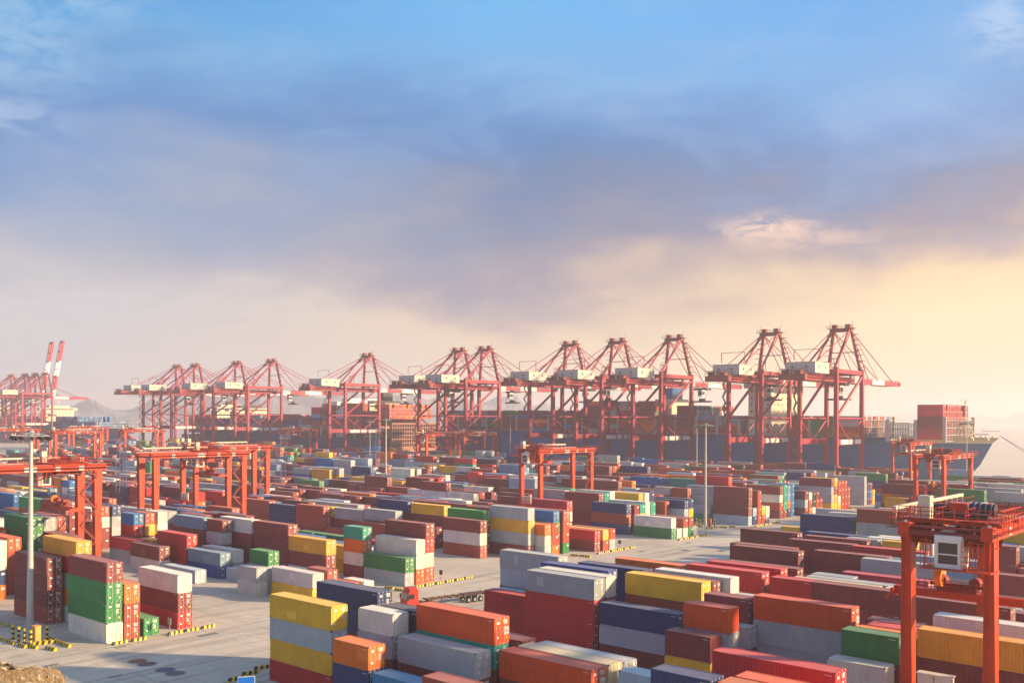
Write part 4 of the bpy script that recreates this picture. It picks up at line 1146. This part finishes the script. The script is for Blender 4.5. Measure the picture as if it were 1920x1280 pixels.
for j, (px, py) in enumerate([(492, 1250), (470, 1260), (444, 1271), (412, 1284)]):
    u, v = inv(px, py, .2); kerb(u, v, 78, 'striped kerb block by the blue sign, %s from the yellow-topped stack' % ['first', 'second', 'third', 'fourth'][j])
kl = [((4, 1197), 0), ((21, 1203), 0), ((42, 1209), 0), ((62, 1211), 4), ((95, 1215), 8), ((72, 1205), 60), ((84, 1203), 60), ((91, 1201), 60), ((5, 1168), -8), ((22, 1174), -4), ((97, 1197), 0), ((112, 1203), 0), ((124, 1208), 0)]
wd = ['leftmost front', 'second front', 'third front', 'fourth front', 'rightmost front', 'left end-on', 'middle end-on', 'right end-on', 'leftmost back', 'second back', 'third back', 'fourth back', 'rightmost back']
for (p, a), w in zip(kl, wd):
    u, v = inv(p[0], p[1], .2); kerb(u, v, a, '%s striped kerb block round the near lamp mast' % w)
kf = [((1374, 987), 0), ((1358, 988), 0), ((1340, 990), 60), ((1330, 990), 60), ((1312, 985), 0), ((1298, 983), 0)]
for j, (p, a) in enumerate(kf):
    u, v = inv(p[0], p[1], .2); kerb(u, v, a, 'striped kerb block round the middle lamp mast, %s from right' % ['first', 'second', 'third', 'fourth', 'fifth', 'sixth'][j])
for j, (px, py) in enumerate([(730, 1101), (748, 1105)]):
    u, v = inv(px, py, .2); kerb(u, v, 0, 'striped kerb block behind the long navy container, %s' % ['left', 'right'][j])
for j, (px, py) in enumerate([(1078, 1040), (1090, 1041), (1100, 1042)]):
    u, v = inv(px, py, .2); kerb(u, v, 0, 'striped kerb block left of the red and maroon pair, %s' % ['left', 'middle', 'right'][j])
def bollard(px, py, h, label):
    u, v = inv(px, py, 0); root = MB(); n = 6
    for k in range(n): root.tube((0, 0, h*k/n), (0, 0, h*(k+1)/n), .19, k % 2, 12)
    o = link('bollard', root.mesh('bollard', [M_BLK, M_YEL]), None, P(u, v)); tag(o, label, 'bollard', 'striped bollards round the lamp masts')
for j, (px, py) in enumerate([(24.5, 1198), (35, 1202), (46, 1206), (57.5, 1209)]): bollard(px, py, 2.15, '%s of four striped bollards left of the orange box' % ['leftmost', 'second', 'third', 'rightmost'][j])
bollard(88, 1199, 2.1, 'striped bollard right of the orange box by the mast')
for j, (px, py) in enumerate([(1306, 985), (1312, 987), (1340, 987)]): bollard(px, py, 2.2, 'striped bollard by the middle mast, %s' % ['left', 'second', 'right'][j])
def cabinet(px, py, w, h, mt, label, name='electrical_cabinet'):
    u, v = inv(px, py, 0); m = MB(); m.box(-w/2, -.4, .15, w/2, .4, h); m.box(-w/2-.05, -.45, h, w/2+.05, .45, h+.07); m.box(-w/2-.08, -.48, 0, w/2+.08, .48, .15, 1)
    o = link(name, m.mesh(name, [mt, M_CONC]), None, P(u, v), -TH); q = MB(); q.box(w/2-.01+.02, -.3, .3, w/2+.03, .3, h-.15); link('door', q.mesh('door', [mt]), o)
    return tag(o, label, 'cabinet')
cabinet(68, 1205, 1.25, 2.5, plain('cabinet_orange', (.78, .36, .09), .6), 'orange electrical box beside the near lamp mast')
cabinet(1330.5, 988, 1.1, 2.6, plain('cabinet_rust', (.5, .13, .07), .6), 'rust red electrical box beside the middle lamp mast')
# small notices on posts
def notice(px, py, h, label, face):
    u, v = inv(px, py, 0); root = bpy.data.objects.new('post_sign', None); COL.objects.link(root); root.location = P(u, v); root.rotation_euler = (0, 0, -TH)
    m = MB(); m.tube((0, 0, 0), (0, 0, h), .06, 0, 8); m.tube((0, 0, 0), (0, 0, .15), .3, 0, 8); link('post', m.mesh('post', [M_GREY]), root)
    m = MB(); m.box(-.45, -.08, h-.6, .45, -.02, h+.35); link('panel', m.mesh('panel', [face]), root)
    return tag(root, label, 'sign')
notice(318, 1192, 2.4, 'small grey notice on a post before the red container', M_GREY)
notice(827, 1084, 1.4, 'small dark notice standing alone on the bare aisle', M_DARK)
notice(1162, 1024, 1.3, 'small dark notice beside the maroon and red pair', M_DARK)
# blue road sign
root = bpy.data.objects.new('road_sign', None); COL.objects.link(root); D = 104; root.location = at(465, D); root.rotation_euler = (0, 0, R(14))
m = MB(); m.tube((-.5, .05, 0), (-.5, .05, 4.2), .06, 0, 8); m.tube((.5, .05, 0), (.5, .05, 4.2), .06, 0, 8); link('post', m.mesh('post', [M_GREY]), root)
zt = HC-(1267-778.5)*D/1792; m = MB(); m.box(-.92, -.06, zt-1.9, .92, 0, zt, 0); m.box(-.86, -.075, zt-1.84, .86, -.06, zt-.06, 1); link('panel', m.mesh('panel', [M_WHITE, M_SIGN]), root)
tag(root, 'blue road sign with white border at the bottom edge', 'road sign')
# covers and drains, painted marks
def disc(px, py, r, col, label, name='manhole_cover'):
    u, v = inv(px, py, 0); m = MB(); m.tube((0, 0, -.02), (0, 0, .012), r, 0, 28); m.tube((0, 0, .012), (0, 0, .02), r*.86, 1, 28)
    o = link(name, m.mesh(name, [M_CONC, plain(name+'_top', col, .8)]), None, P(u, v)); tag(o, label, 'manhole cover', 'round covers in the pavement')
disc(258, 1238.5, 1.35, (.28, .10, .07), 'reddish round cover, upper of the pair at left of the pavement')
disc(276, 1244, 1.35, (.16, .10, .09), 'brown round cover, lower of the pair at left of the pavement')
disc(310, 1255, 1.4, (.10, .11, .16), 'blue-grey round cover, upper of the right pair on the pavement')
disc(329, 1261.5, 1.4, (.13, .12, .14), 'grey round cover, lower of the right pair on the pavement')
def drain(px, py, a, b, ang, label):
    u, v = inv(px, py, 0); m = MB(); m.box(-a/2, -b/2, 0, a/2, b/2, .012, 0)
    for k in range(6): m.box(-a/2+.1+k*(a-.2)/6, -b/2+.05, .012, -a/2+.1+(k+.5)*(a-.2)/6, b/2-.05, .018, 1)
    o = link('drain_cover', m.mesh('drain_cover', [M_DARK, M_GREY]), None, P(u, v), -TH+R(ang)); tag(o, label, 'drain', 'drain covers in the pavement')
for px, py, a, b, l in ((389, 1189, 3.2, .9, 'long dark drain cover right of the last near kerb block'), (225, 1212, 1.6, .8, 'dark drain cover at the foot of the cream container'), (96, 1246, 1.9, .7, 'dark drain cover below the orange box'), (215, 1267, 1.6, .6, 'dark drain cover below the round covers'),
                        (1202, 1033, 2.2, 1.0, 'dark drain cover right of the mid-yard kerb row'), (1290, 1017, 2.4, 1.2, 'dark drain cover by the white and green pair'), (1284, 1031, 2.8, 2.0, 'dark patch cover in the right aisle, left'), (1352, 1032, 2.8, 2.0, 'dark patch cover in the right aisle, right')):
    drain(px, py, a, b, 90, l)
m = MB()
def line(p, q, w, z=.006):
    a = P(*p, z); b = P(*q, z); d = (b-a).normalized(); n = Vector((-d.y, d.x, 0))*w/2
    m.poly([a-n, b-n, b+n, a+n])
for a, b in (((0, 1205), (44, 1219)), ((380, 1100), (440, 1128)), ((806, 1107), (840, 1101)), ((842, 1100), (890, 1093)), ((420, 1165), (442, 1166)), ((434, 1190), (456, 1186)), ((446, 1196), (462, 1192)), ((376, 1198), (392, 1200)), ((930, 1092), (948, 1091)), ((120, 1182), (128, 1186)), ((150, 1192), (160, 1197))):
    line(inv(*a), inv(*b), .22 if abs(a[0]-b[0]) > 25 else .5)
for v in range(-60, 440, 1):
    if v % 9 < 4: line((-128.6, v), (-128.6, v+1), .15)
for v0 in (88.4, 119.6, 148, 186.6, 209.8, 246):
    line((-400, v0+1.2), (-137, v0+1.2), .15); line((-400, v0+5.0), (-137, v0+5.0), .15)
tag(link('road_markings', m.mesh('road_markings', [plain('worn_road_paint', (.55, .53, .49), .8, 0, .3, 1.5)])), kind='structure')

# ------------------------------------------------------------ truck with empty skeletal trailer
def truck():
    u1, v1 = inv(783, 1139, 0); root = bpy.data.objects.new('truck', None); COL.objects.link(root)
    u2, v2 = inv(868, 1128, 0)
    root.location = P(u1, v1, 0); d = (P(u2, v2)-P(u1, v1)); root.rotation_euler = (0, 0, math.atan2(d.y, d.x))
    # local +x points back along the trailer; the cab front is at x = -2.6
    m = MB(); c = [(-2.75, .75), (-2.75, 1.75), (-2.45, 2.9), (-2.2, 3.25), (-.55, 3.35), (-.55, .75)]
    for sy in (-1, 1): m.poly([(x, sy*1.22, z) for x, z in (c if sy < 0 else c[::-1])])
    for (a, b), (e, f) in zip(c, c[1:]+c[:1]): m.poly([(a, 1.22, b), (e, 1.22, f), (e, -1.22, f), (a, -1.22, b)])
    m.box(-2.85, -1.2, .45, -2.3, 1.2, .95); m.box(-2.2, -1.0, 3.3, -.7, 1.0, 3.75); m.box(-2.7, -1.28, .5, -2.0, -1.2, .9); m.box(-2.7, 1.2, .5, -2.0, 1.28, .9)
    cab = link('cab', m.mesh('cab', [M_TRUCK]), root)
    m = MB(); m.poly([(-2.775, -1.05, 1.85), (-2.775, 1.05, 1.85), (-2.49, 1.05, 2.85), (-2.49, -1.05, 2.85)][::-1]); link('windscreen', m.mesh('windscreen', [M_GLASS]), cab)
    for sy in (-1, 1):
        m = MB(); m.box(-2.35, min(sy*1.225, sy*1.245), 1.9, -1.35, max(sy*1.225, sy*1.245), 2.75); link('window', m.mesh('window', [M_GLASS]), cab)
        m = MB(); m.box(-2.7, min(sy*1.3, sy*1.55), 1.75, -2.55, max(sy*1.3, sy*1.55), 2.6); link('mirror', m.mesh('mirror', [M_DARK]), cab)
        m = MB(); m.box(-2.88, min(sy*.65, sy*1.1), .55, -2.852, max(sy*.65, sy*1.1), .8); link('headlight', m.mesh('headlight', [M_WHITE]), cab)
    m = MB(); m.box(-2.3, -.5, .7, 3.2, -.3, .95); m.box(-2.3, .3, .7, 3.2, .5, .95); m.box(-.4, -1.1, .5, .9, -.5, 1.1); m.box(-.4, .5, .5, .9, 1.1, 1.1); link('chassis', m.mesh('chassis', [M_CHASSIS]), root)
    m = MB()
    for y in (-.52, .52): m.box(1.6, y-.08, 1.15, 13.9, y+.08, 1.45)
    for x in (1.7, 3.2, 4.7, 6.2, 7.7, 9.2, 10.7, 12.2, 13.8): m.box(x-.09, -1.2 if x in (1.7, 6.2, 7.7, 13.8) else -.7, 1.2, x+.09, 1.2 if x in (1.7, 6.2, 7.7, 13.8) else .7, 1.44)
    m.box(9.0, -.9, 1.46, 13.7, .9, 1.5); m.box(13.7, -1.2, 1.0, 13.95, 1.2, 1.5)
    m.beam((5.2, -.6, 1.2), (5.2, -.6, .35), .12, .12); m.beam((5.2, .6, 1.2), (5.2, .6, .35), .12, .12)
    link('trailer_frame', m.mesh('trailer_frame', [M_CHASSIS]), root)
    w = MB(); w.tube((0, -.16, 0), (0, .16, 0), .5, 0, 20); w.tube((0, -.18, 0), (0, .18, 0), .26, 1, 12); wm = w.mesh('wheel', [M_TYRE, M_GREY])
    for x in (-1.9, 1.3, 2.55, 9.9, 11.2, 12.5):
        for y in (-1.02, 1.02): link('wheel', wm, root, (x, y, .5))
    tag(root, 'red truck with an empty skeletal trailer crossing the aisle', 'truck')
truck()

# ------------------------------------------------------------ short boxes standing crosswise by the far aisle
for k, (px, py, ch, zt, lab) in enumerate([(1646, 953, 's', 0, 'short grey container standing crosswise, lower of the left pair'), (1671, 955, 'w', 0, 'short white container standing crosswise, lower of the right pair'),
                                       (1646, 953, 'b', 1, 'short blue container standing crosswise, on the grey one'), (1671, 955, 's', 1, 'short grey container standing crosswise, on the white one')]):
    u, v = inv(px, py, 0); v += 3.03
    o = link('shipping_container', BODY[20, 's', 1], None, P(u, v, zt*2.605), -TH+R(90), (*CL[ch][0], 1)); tag(o, lab, 'container', 'containers standing crosswise')
# ------------------------------------------------------------ ships
def cargo(u0, v0, z0, rows, tiers, rnd, jag=.5, pal='mruuosrwnbygle', front=None):
    """containers of one bay on deck: rows across (v), tiers up; only what can be seen is put in"""
    prev = None
    for r in range(rows):
        n = tiers if rnd.random() > jag else max(1, tiers-rnd.choice((0, 1, 1, 2)))
        if r == 0: n = tiers if front is None else front
        for k in range(n):
            if r > 0 and k < tiers-3 and r < rows-1: continue_end = True
            ch = prev if prev and rnd.random() < .45 else rnd.choice(pal); prev = ch; c = CL[ch][0]; f = rnd.uniform(.85, 1.15)
            Mx = Matrix.Translation(P(u0, v0+WD/2+r*2.5, z0)) @ Matrix.Rotation(-TH, 4, 'Z')
            mass_box(Mx, 6.09, WD/2, k*2.9, k*2.9+2.88, tuple(q*f for q in c)+(1,), True)
def hull_mesh(L, Bm, deck, bowh, mats, rake=16, bulb=True, squarestern=True):
    """local x from stern 0 to bow L (towards +u), y 0 = quay side .. Bm, z 0 = water"""
    m = MB(); N = 46; S = []
    for i in range(N+1):
        x = L*i/N; q = x/L; e = max(0, (q-.86)/.14); f = max(0, (.06-q)/.06)
        wd = Bm/2*(1-e**2.0)*(1-.25*f); wb = Bm/2*max(0.02, (1-min(1, e*1.35)**1.5))*(1-.6*f)
        top = deck+(bowh-deck)*max(0, min(1, (q-.88)/.04))
        xo = rake*e**2.2; xb = -6*e
        S.append([(x+xo, wd, top), (x+xo*.8, wd*.985 if e < .01 else wd*.93, top-3), (x+xo*.45, (wd+wb)/2, top*.5), (x+xb, wb, -3)])
    for a, b in zip(S, S[1:]):
        for sgn in (-1, 1):
            for k in range(3):
                p = [a[k], b[k], b[k+1], a[k+1]]
                p = [(x, Bm/2+sgn*y, z) for x, y, z in p]
                if sgn > 0: p = p[::-1]
                m.poly(p, 1 if (k == 0 and a[0][0] > L*.9) else 0)
        m.poly([(a[0][0], Bm/2-a[0][1], a[0][2]-.9), (b[0][0], Bm/2-b[0][1], b[0][2]-.9), (b[0][0], Bm/2+b[0][1], b[0][2]-.9), (a[0][0], Bm/2+a[0][1], a[0][2]-.9)], 2)
    a = S[0]; m.poly([(x, Bm/2-y, z) for x, y, z in a]+[(x, Bm/2+y, z) for x, y, z in reversed(a)])
    return m.mesh('hull', mats)
def ship_root(name, u_stern, v0, label):
    r = bpy.data.objects.new(name, None); COL.objects.link(r); r.location = P(u_stern, v0, -3.0); r.rotation_euler = (0, 0, -TH); return tag(r, label, 'ship')
def lashing(par, x, Bm, z, h):
    m = MB(); n = int(Bm/2.5)
    for k in range(n+1):
        y = .3+(Bm-.6)*k/n; m.box(x-.25, y-.14, z, x+.25, y+.14, z+h)
    for q in (.05, .33, .66, 1.0): m.box(x-.3, .1, z+h*q-.25, x+.3, Bm-.1, z+h*q)
    for y in (.5, Bm-.8): m.box(x-.8, y-.3, z, x+.8, y+.3, z+h+(1.6))
    link('lashing_bridge', m.mesh('lashing_bridge', [M_LASH]), par)
def tower(par, x0, x1, Bm, z0, h, mt, wings=True):
    m = MB(); m.box(x0, 4, z0, x1, Bm-4, z0+h)
    if wings: m.box(x0, -1.5, z0+h-3.2, x0+(x1-x0)*.7, Bm+1.5, z0+h-.2)
    m.box(x0+1, 9, z0+h, x1-1, Bm-9, z0+h+2.6); s = link('superstructure', m.mesh('superstructure', [mt]), par)
    w = MB(); w.box(.02, 0, 0, .08, 1.1, 1.0); wa = w.mesh('window', [M_GLASS]); w = MB(); w.box(0, -.08, 0, 1.1, -.02, 1.0); wb = w.mesh('window', [M_GLASS]); z = z0+3
    while z < z0+h-4.5:
        for k in range(7): link('window', wa, s, (x1, 7+(Bm-14)*k/6.6, z))
        for k in range(3): link('window', wb, s, (x0+1.5+k*(x1-x0-4)/2, 4, z))
        z += 3.8
    w = MB(); w.box(x1+.02, 4.5, z0+h-2.6, x1+.08, Bm-4.5, z0+h-1.3); link('bridge_window', w.mesh('bridge_window', [M_GLASS]), s)
    q = MB(); cx = (x0+x1)/2; q.tube((cx, Bm/2, z0+h+2.6), (cx, Bm/2, z0+h+11), .35, 0, 8, r2=.15); q.beam((cx, Bm/2-4, z0+h+7), (cx, Bm/2+4, z0+h+7), .2, .2); q.box(cx-.3, Bm/2-1.6, z0+h+8.4, cx+.3, Bm/2+1.6, z0+h+8.7)
    link('radar_mast', q.mesh('radar_mast', [mt]), s)
def railing(par, L, Bm, z):
    m = MB(); m.rail((4, .25, z), (L*.9, .25, z), 1.1, .06, 4); link('railing', m.mesh('railing', [M_LASH]), par)
M_LASH = plain('lashing_grey', (.45, .44, .41), .6)
M_HB = plain('hull_blue', (.008, .12, .30), .45, 0, .2, .02, (.10, .06, .05), .15)
M_HD = plain('hull_dark', (.025, .05, .11), .5, 0, .2, .02)
M_HR = plain('hull_brown', (.24, .10, .08), .6, 0, .2, .05)
M_DECK = plain('deck_grey', (.16, .13, .12), .8)
M_BOW = plain('bulwark_cream', (.62, .55, .36), .6)
# blue ship, bow at the right
SV = 496.0; BM = 50.0; rnd = random.Random(11)
UB = quay_u(1874, SV+25)-16; LA = 366.0
A = ship_root('container_ship', UB-LA, SV, 'long blue container ship berthed with its bow at the right')
link('hull', hull_mesh(LA, BM, 26.5, 27.2, [M_HB, M_BOW, M_DECK]), A); railing(A, LA, BM, 26.5)
zd = 25.8
def ua(px, v=SV): return quay_u(px, v)-(UB-LA)
x = ua(1765)+.6; bay = 0
plan = []      # (right end x, tiers)
hts = {0: 5}
xr = x
profile = [(1765, 6, 0), (1735, 0, 0), (1715, 0, 0), (1695, 0, 0), (1668, 0, 0), (1640, 4, .5), (1612, 4, .5), (1580, 4, .5), (1548, 4, .5), (1520, 4, .5)]
k = 0
while xr > 22:
    pxr = None
    uu = xr+(UB-LA); p = P(uu, SV); pxx = 960+1792*p.x/p.y
    if k == 0: t = 6
    elif pxx > 1652: t = 0
    elif pxx > 1470: t = 4
    elif pxx > 1395: t = -1
    elif pxx > 1330: t = 4
    elif pxx > 1310: t = 5
    elif pxx > 1280: t = 6
    elif pxx > 1240: t = 4
    elif pxx > 1110: t = 7
    elif pxx > 1090: t = 5
    else: t = 5
    if t > 0: cargo(xr-6.1+(UB-LA), SV+.3, zd-3+.4, 17 if k == 0 else 19, t, rnd, .35, pal='ppmuppmp' if k == 0 else 'mmuormsnmbuuglemr', front=max(1, t-(rnd.random() < .3)))
    if t >= 0: lashing(A, xr+.75, BM, zd-.9, 11 if t else 9.5)
    xr -= 13.9; k += 1
sx = ua(1440)
tower(A, sx-14, sx, BM, zd-.5, 31, M_CREAM)
q = MB(); sx2 = ua(1235); q.box(sx2-12, 15, zd, sx2, 35, zd+22); q.box(sx2-9, 19, zd+22, sx2-2, 31, zd+29, 1); link('funnel', q.mesh('funnel', [M_CREAM, M_HB]), A)
q = MB(); fx = ua(1806, SV+25)+1; q.tube((fx, 25, 27), (fx, 25, 46), .55, 0, 8, r2=.3)
for a, b in ((-4, -4), (4, -4), (-4, 4), (4, 4)): q.tube((fx+a, 25+b, 27), (fx, 25, 36), .25, 0, 6)
q.beam((fx, 22.5, 37), (fx, 27.5, 37), .3, .3); q.beam((fx, 23, 44), (fx, 27, 44), .3, .3); q.tube((fx, 23.2, 44), (fx, 23.2, 47), .12, 0, 5); q.tube((fx, 26.8, 44), (fx, 26.8, 47), .12, 0, 5)
link('foremast', q.mesh('foremast', [M_BOW]), A)
q = MB()
for a, b in ((6, 14), (6, 32), (12, 18), (12, 30)): q.box(fx+a-1, b-.8, 26.0, fx+a+1, b+.8, 27.0, 2); q.tube((fx+a, b-1.2, 27.4), (fx+a, b+1.2, 27.4), .5, 2, 10)
q.box(fx-8, 6, 26.4, fx-4, 44, 31.5, 2); link('bow_winches', q.mesh('bow_winches', [M_DECK, M_DARK, M_BOW]), A)
# brown open-ended ship and its dark hull
UE = quay_u(731, SV); LB = 250
B_ = ship_root('container_ship', UE-LB, SV, 'dark container ship with brown open end and orange container rows on top')
m = MB(); m.box(0, 0, 0, LB, 48, 19); link('hull', m.mesh('hull', [M_HD]), B_)
m = MB(); m.box(LB-2, 0, 19, LB, 48, 24); m.box(LB, .2, 2, LB+3, 47.8, 12)
for k in range(20): m.box(LB, .2+k*2.5, 12, LB+2.6, .9+k*2.5, 30)
for k in range(7): m.box(LB, .3, 12+k*3, LB+2.4, 47.7, 12.7+k*3)
m.box(LB-3, 0, 30, LB+2.6, 48, 31); link('open_end_frame', m.mesh('open_end_frame', [plain('ship_brown', (.34, .17, .12), .7)]), B_)
for k in range(15):
    xr = LB-1-k*14.2; t = (4, 3, 5, 5, 1, 5, 4, 1, 2, 2, 2, 1, 2, 2, 2)[k]
    cargo(xr-6.1+(UE-LB), SV+.3, 31 if k == 0 else 20, 18, t if k == 0 else t+3, rnd, .2, pal='uumrmuou' if k < 6 else 'nmrbemn')
xx = quay_u(640, SV)-(UE-LB); tower(B_, xx-12, xx, 48, 19, 29, M_WHITE)
xx = quay_u(686, SV)-(UE-LB); tower(B_, xx-10, xx, 48, 19, 27, M_CREAM, False); q = MB(); q.box(xx-8, 20, 46, xx-2, 30, 55); link('funnel', q.mesh('funnel', [M_DARK]), B_)
for k in range(14): lashing(B_, LB-14.4-k*14.2+.3, 48, 19, 8)
# far ships along the left
for (px, Ls, n, hull, lab) in ((600, 190, 4, M_HD, 'dark ship lying left of the white ship bridge'), (545, 210, 5, M_HR, 'far ship with orange container rows behind the left quay cranes'),
                               (196, 230, 5, M_HD, 'far ship with tall blue container rows below the hill at left'), (70, 260, 5, M_HD, 'farthest ship behind the raised booms at left')):
    ue = quay_u(px, SV); r = ship_root('container_ship', ue-Ls, SV+(14 if px == 545 else 0), lab); bm = 42
    link('hull', hull_mesh(Ls, bm, 20 if px != 545 else 17, 21, [hull, hull, M_DECK], 8), r)
    for k in range(int(Ls*.86/14.2)):
        xr = Ls*.9-k*14.2; t = max(1, n+rnd.choice((-2, -1, 0, 0, 1)))
        if px == 196: t = 5 if k in (3, 4, 5, 6) else 3
        cargo(xr-6.1+ue-Ls, SV+.4+(14 if px == 545 else 0), 16, 16, t, rnd, .3, pal='nbnennb' if px == 196 else ('ouorwu' if px == 545 else 'nmkbnemr'))
    xx = Ls*.32; tower(r, xx-10, xx, bm, 19, 20+n, M_CREAM)
    lashing(r, Ls*.92, bm, 19, 8)
# port buildings and boats far off
def building(px, D, w, h, dep, label, mt):
    root = bpy.data.objects.new('port_building', None); COL.objects.link(root); root.location = at(px, D, -1); m = MB()
    m.box(-w/2, 0, 0, w/2, dep, h); m.box(-w/2-.4, -.4, h, w/2+.4, dep+.4, h+.8); m.box(-w*.2, dep*.3, h+.8, w*.1, dep*.7, h+4); link('wall', m.mesh('wall', [mt]), root)
    q = MB(); n = max(3, int(w/4)); f = max(2, int(h/3.6))
    for i in range(n):
        for j in range(f): q.box(-w/2+(i+.25)*w/n, -.06, (j+.35)*h/f, -w/2+(i+.75)*w/n, -.02, (j+.75)*h/f)
    link('window', q.mesh('window', [M_GLASS]), root); tag(root, label, 'building')
building(152, 1650, 42, 17, 20, 'cream port building left of the distant hill', M_CREAM)
building(196, 1800, 60, 20, 22, 'wide pale port building under the distant hill', M_WHITE)
building(118, 1500, 34, 15, 20, 'cream port building right of the raised booms', M_CREAM)
building(262, 2100, 50, 16, 22, 'low pale port building at the foot of the hill', M_WHITE)
building(600, 2300, 50, 16, 22, 'pale building behind the dark ship', M_WHITE)
def boat(px, D, L, label):
    root = bpy.data.objects.new('cargo_boat', None); COL.objects.link(root); root.location = at(px, D, -3.5); m = MB(); h = L*.05
    m.poly([(-L/2, -4, h), (L*.42, -4, h), (L/2, 0, h*1.3), (L*.42, 4, h), (-L/2, 4, h)]); 
    for a, b in (((-L/2, -4), (L*.42, -4)), ((L*.42, -4), (L/2, 0)), ((L/2, 0), (L*.42, 4)), ((L*.42, 4), (-L/2, 4)), ((-L/2, 4), (-L/2, -4))): m.poly([(*a, 0), (*b, 0), (*b, h*1.2), (*a, h*1.2)])
    link('hull', m.mesh('hull', [M_HD]), root)
    m = MB(); m.box(-L*.45, -3, h, -L*.3, 3, h+8); m.box(-L*.43, -2, h+8, -L*.34, 2, h+11); m.tube((L*.1, 0, h), (L*.1, 0, h+10), .4, 0, 6); link('wheelhouse', m.mesh('wheelhouse', [M_WHITE]), root)
    tag(root, label, 'boat')
boat(1830, 2300, 62, 'small cargo boat on the water right of the bow'); boat(1858, 3000, 60, 'tiny boat farther off on the water at right'); boat(1812, 3600, 70, 'faint boat beside the foremast on the horizon')
# mooring lines from the bow
m = MB()
for a, b in (((1874, 829, 24), (1935, 868, 1)), ((1874, 830, 24), (1945, 884, 1))):
    u, v = quay_u(a[0], SV+22), SV+22; p = P(u, v, 25.5); q = P(u+70 if b[1] < 870 else u+62, QV-1, 1)
    for k in range(8):
        s0, s1 = k/8, (k+1)/8; z = lambda s: -5*math.sin(s*math.pi)
        m.tube(p.lerp(q, s0)+Vector((0, 0, z(s0))), p.lerp(q, s1)+Vector((0, 0, z(s1))), .12, 0, 5, caps=False)
link('mooring_line', m.mesh('mooring_line', [M_GREY]), None); tag(bpy.data.objects['mooring_line'], 'pair of mooring lines running from the bow to the quay', 'mooring line')

# ------------------------------------------------------------ the mass of farther containers
tag(link('container_mass', MASS.mesh('container_mass', [M_CPAINT, M_CROOF, M_CPAINT, M_MARK], True)), kind='stuff')

# ------------------------------------------------------------ air
hm, t = mat('sea_haze'); v_ = t.n('ShaderNodeVolumePrincipled'); v_.inputs['Color'].default_value = (.92, .86, .87, 1); v_.inputs['Density'].default_value = HAZE
v_.inputs['Anisotropy'].default_value = .3
o = t.n('ShaderNodeOutputMaterial'); t.l(v_.outputs[0], o.inputs['Volume'])
m = MB(); m.box(-7200, -1700, -8, 7200, 9200, 168)
hz = link('haze', m.mesh('haze', [hm])); tag(hz, kind='stuff')
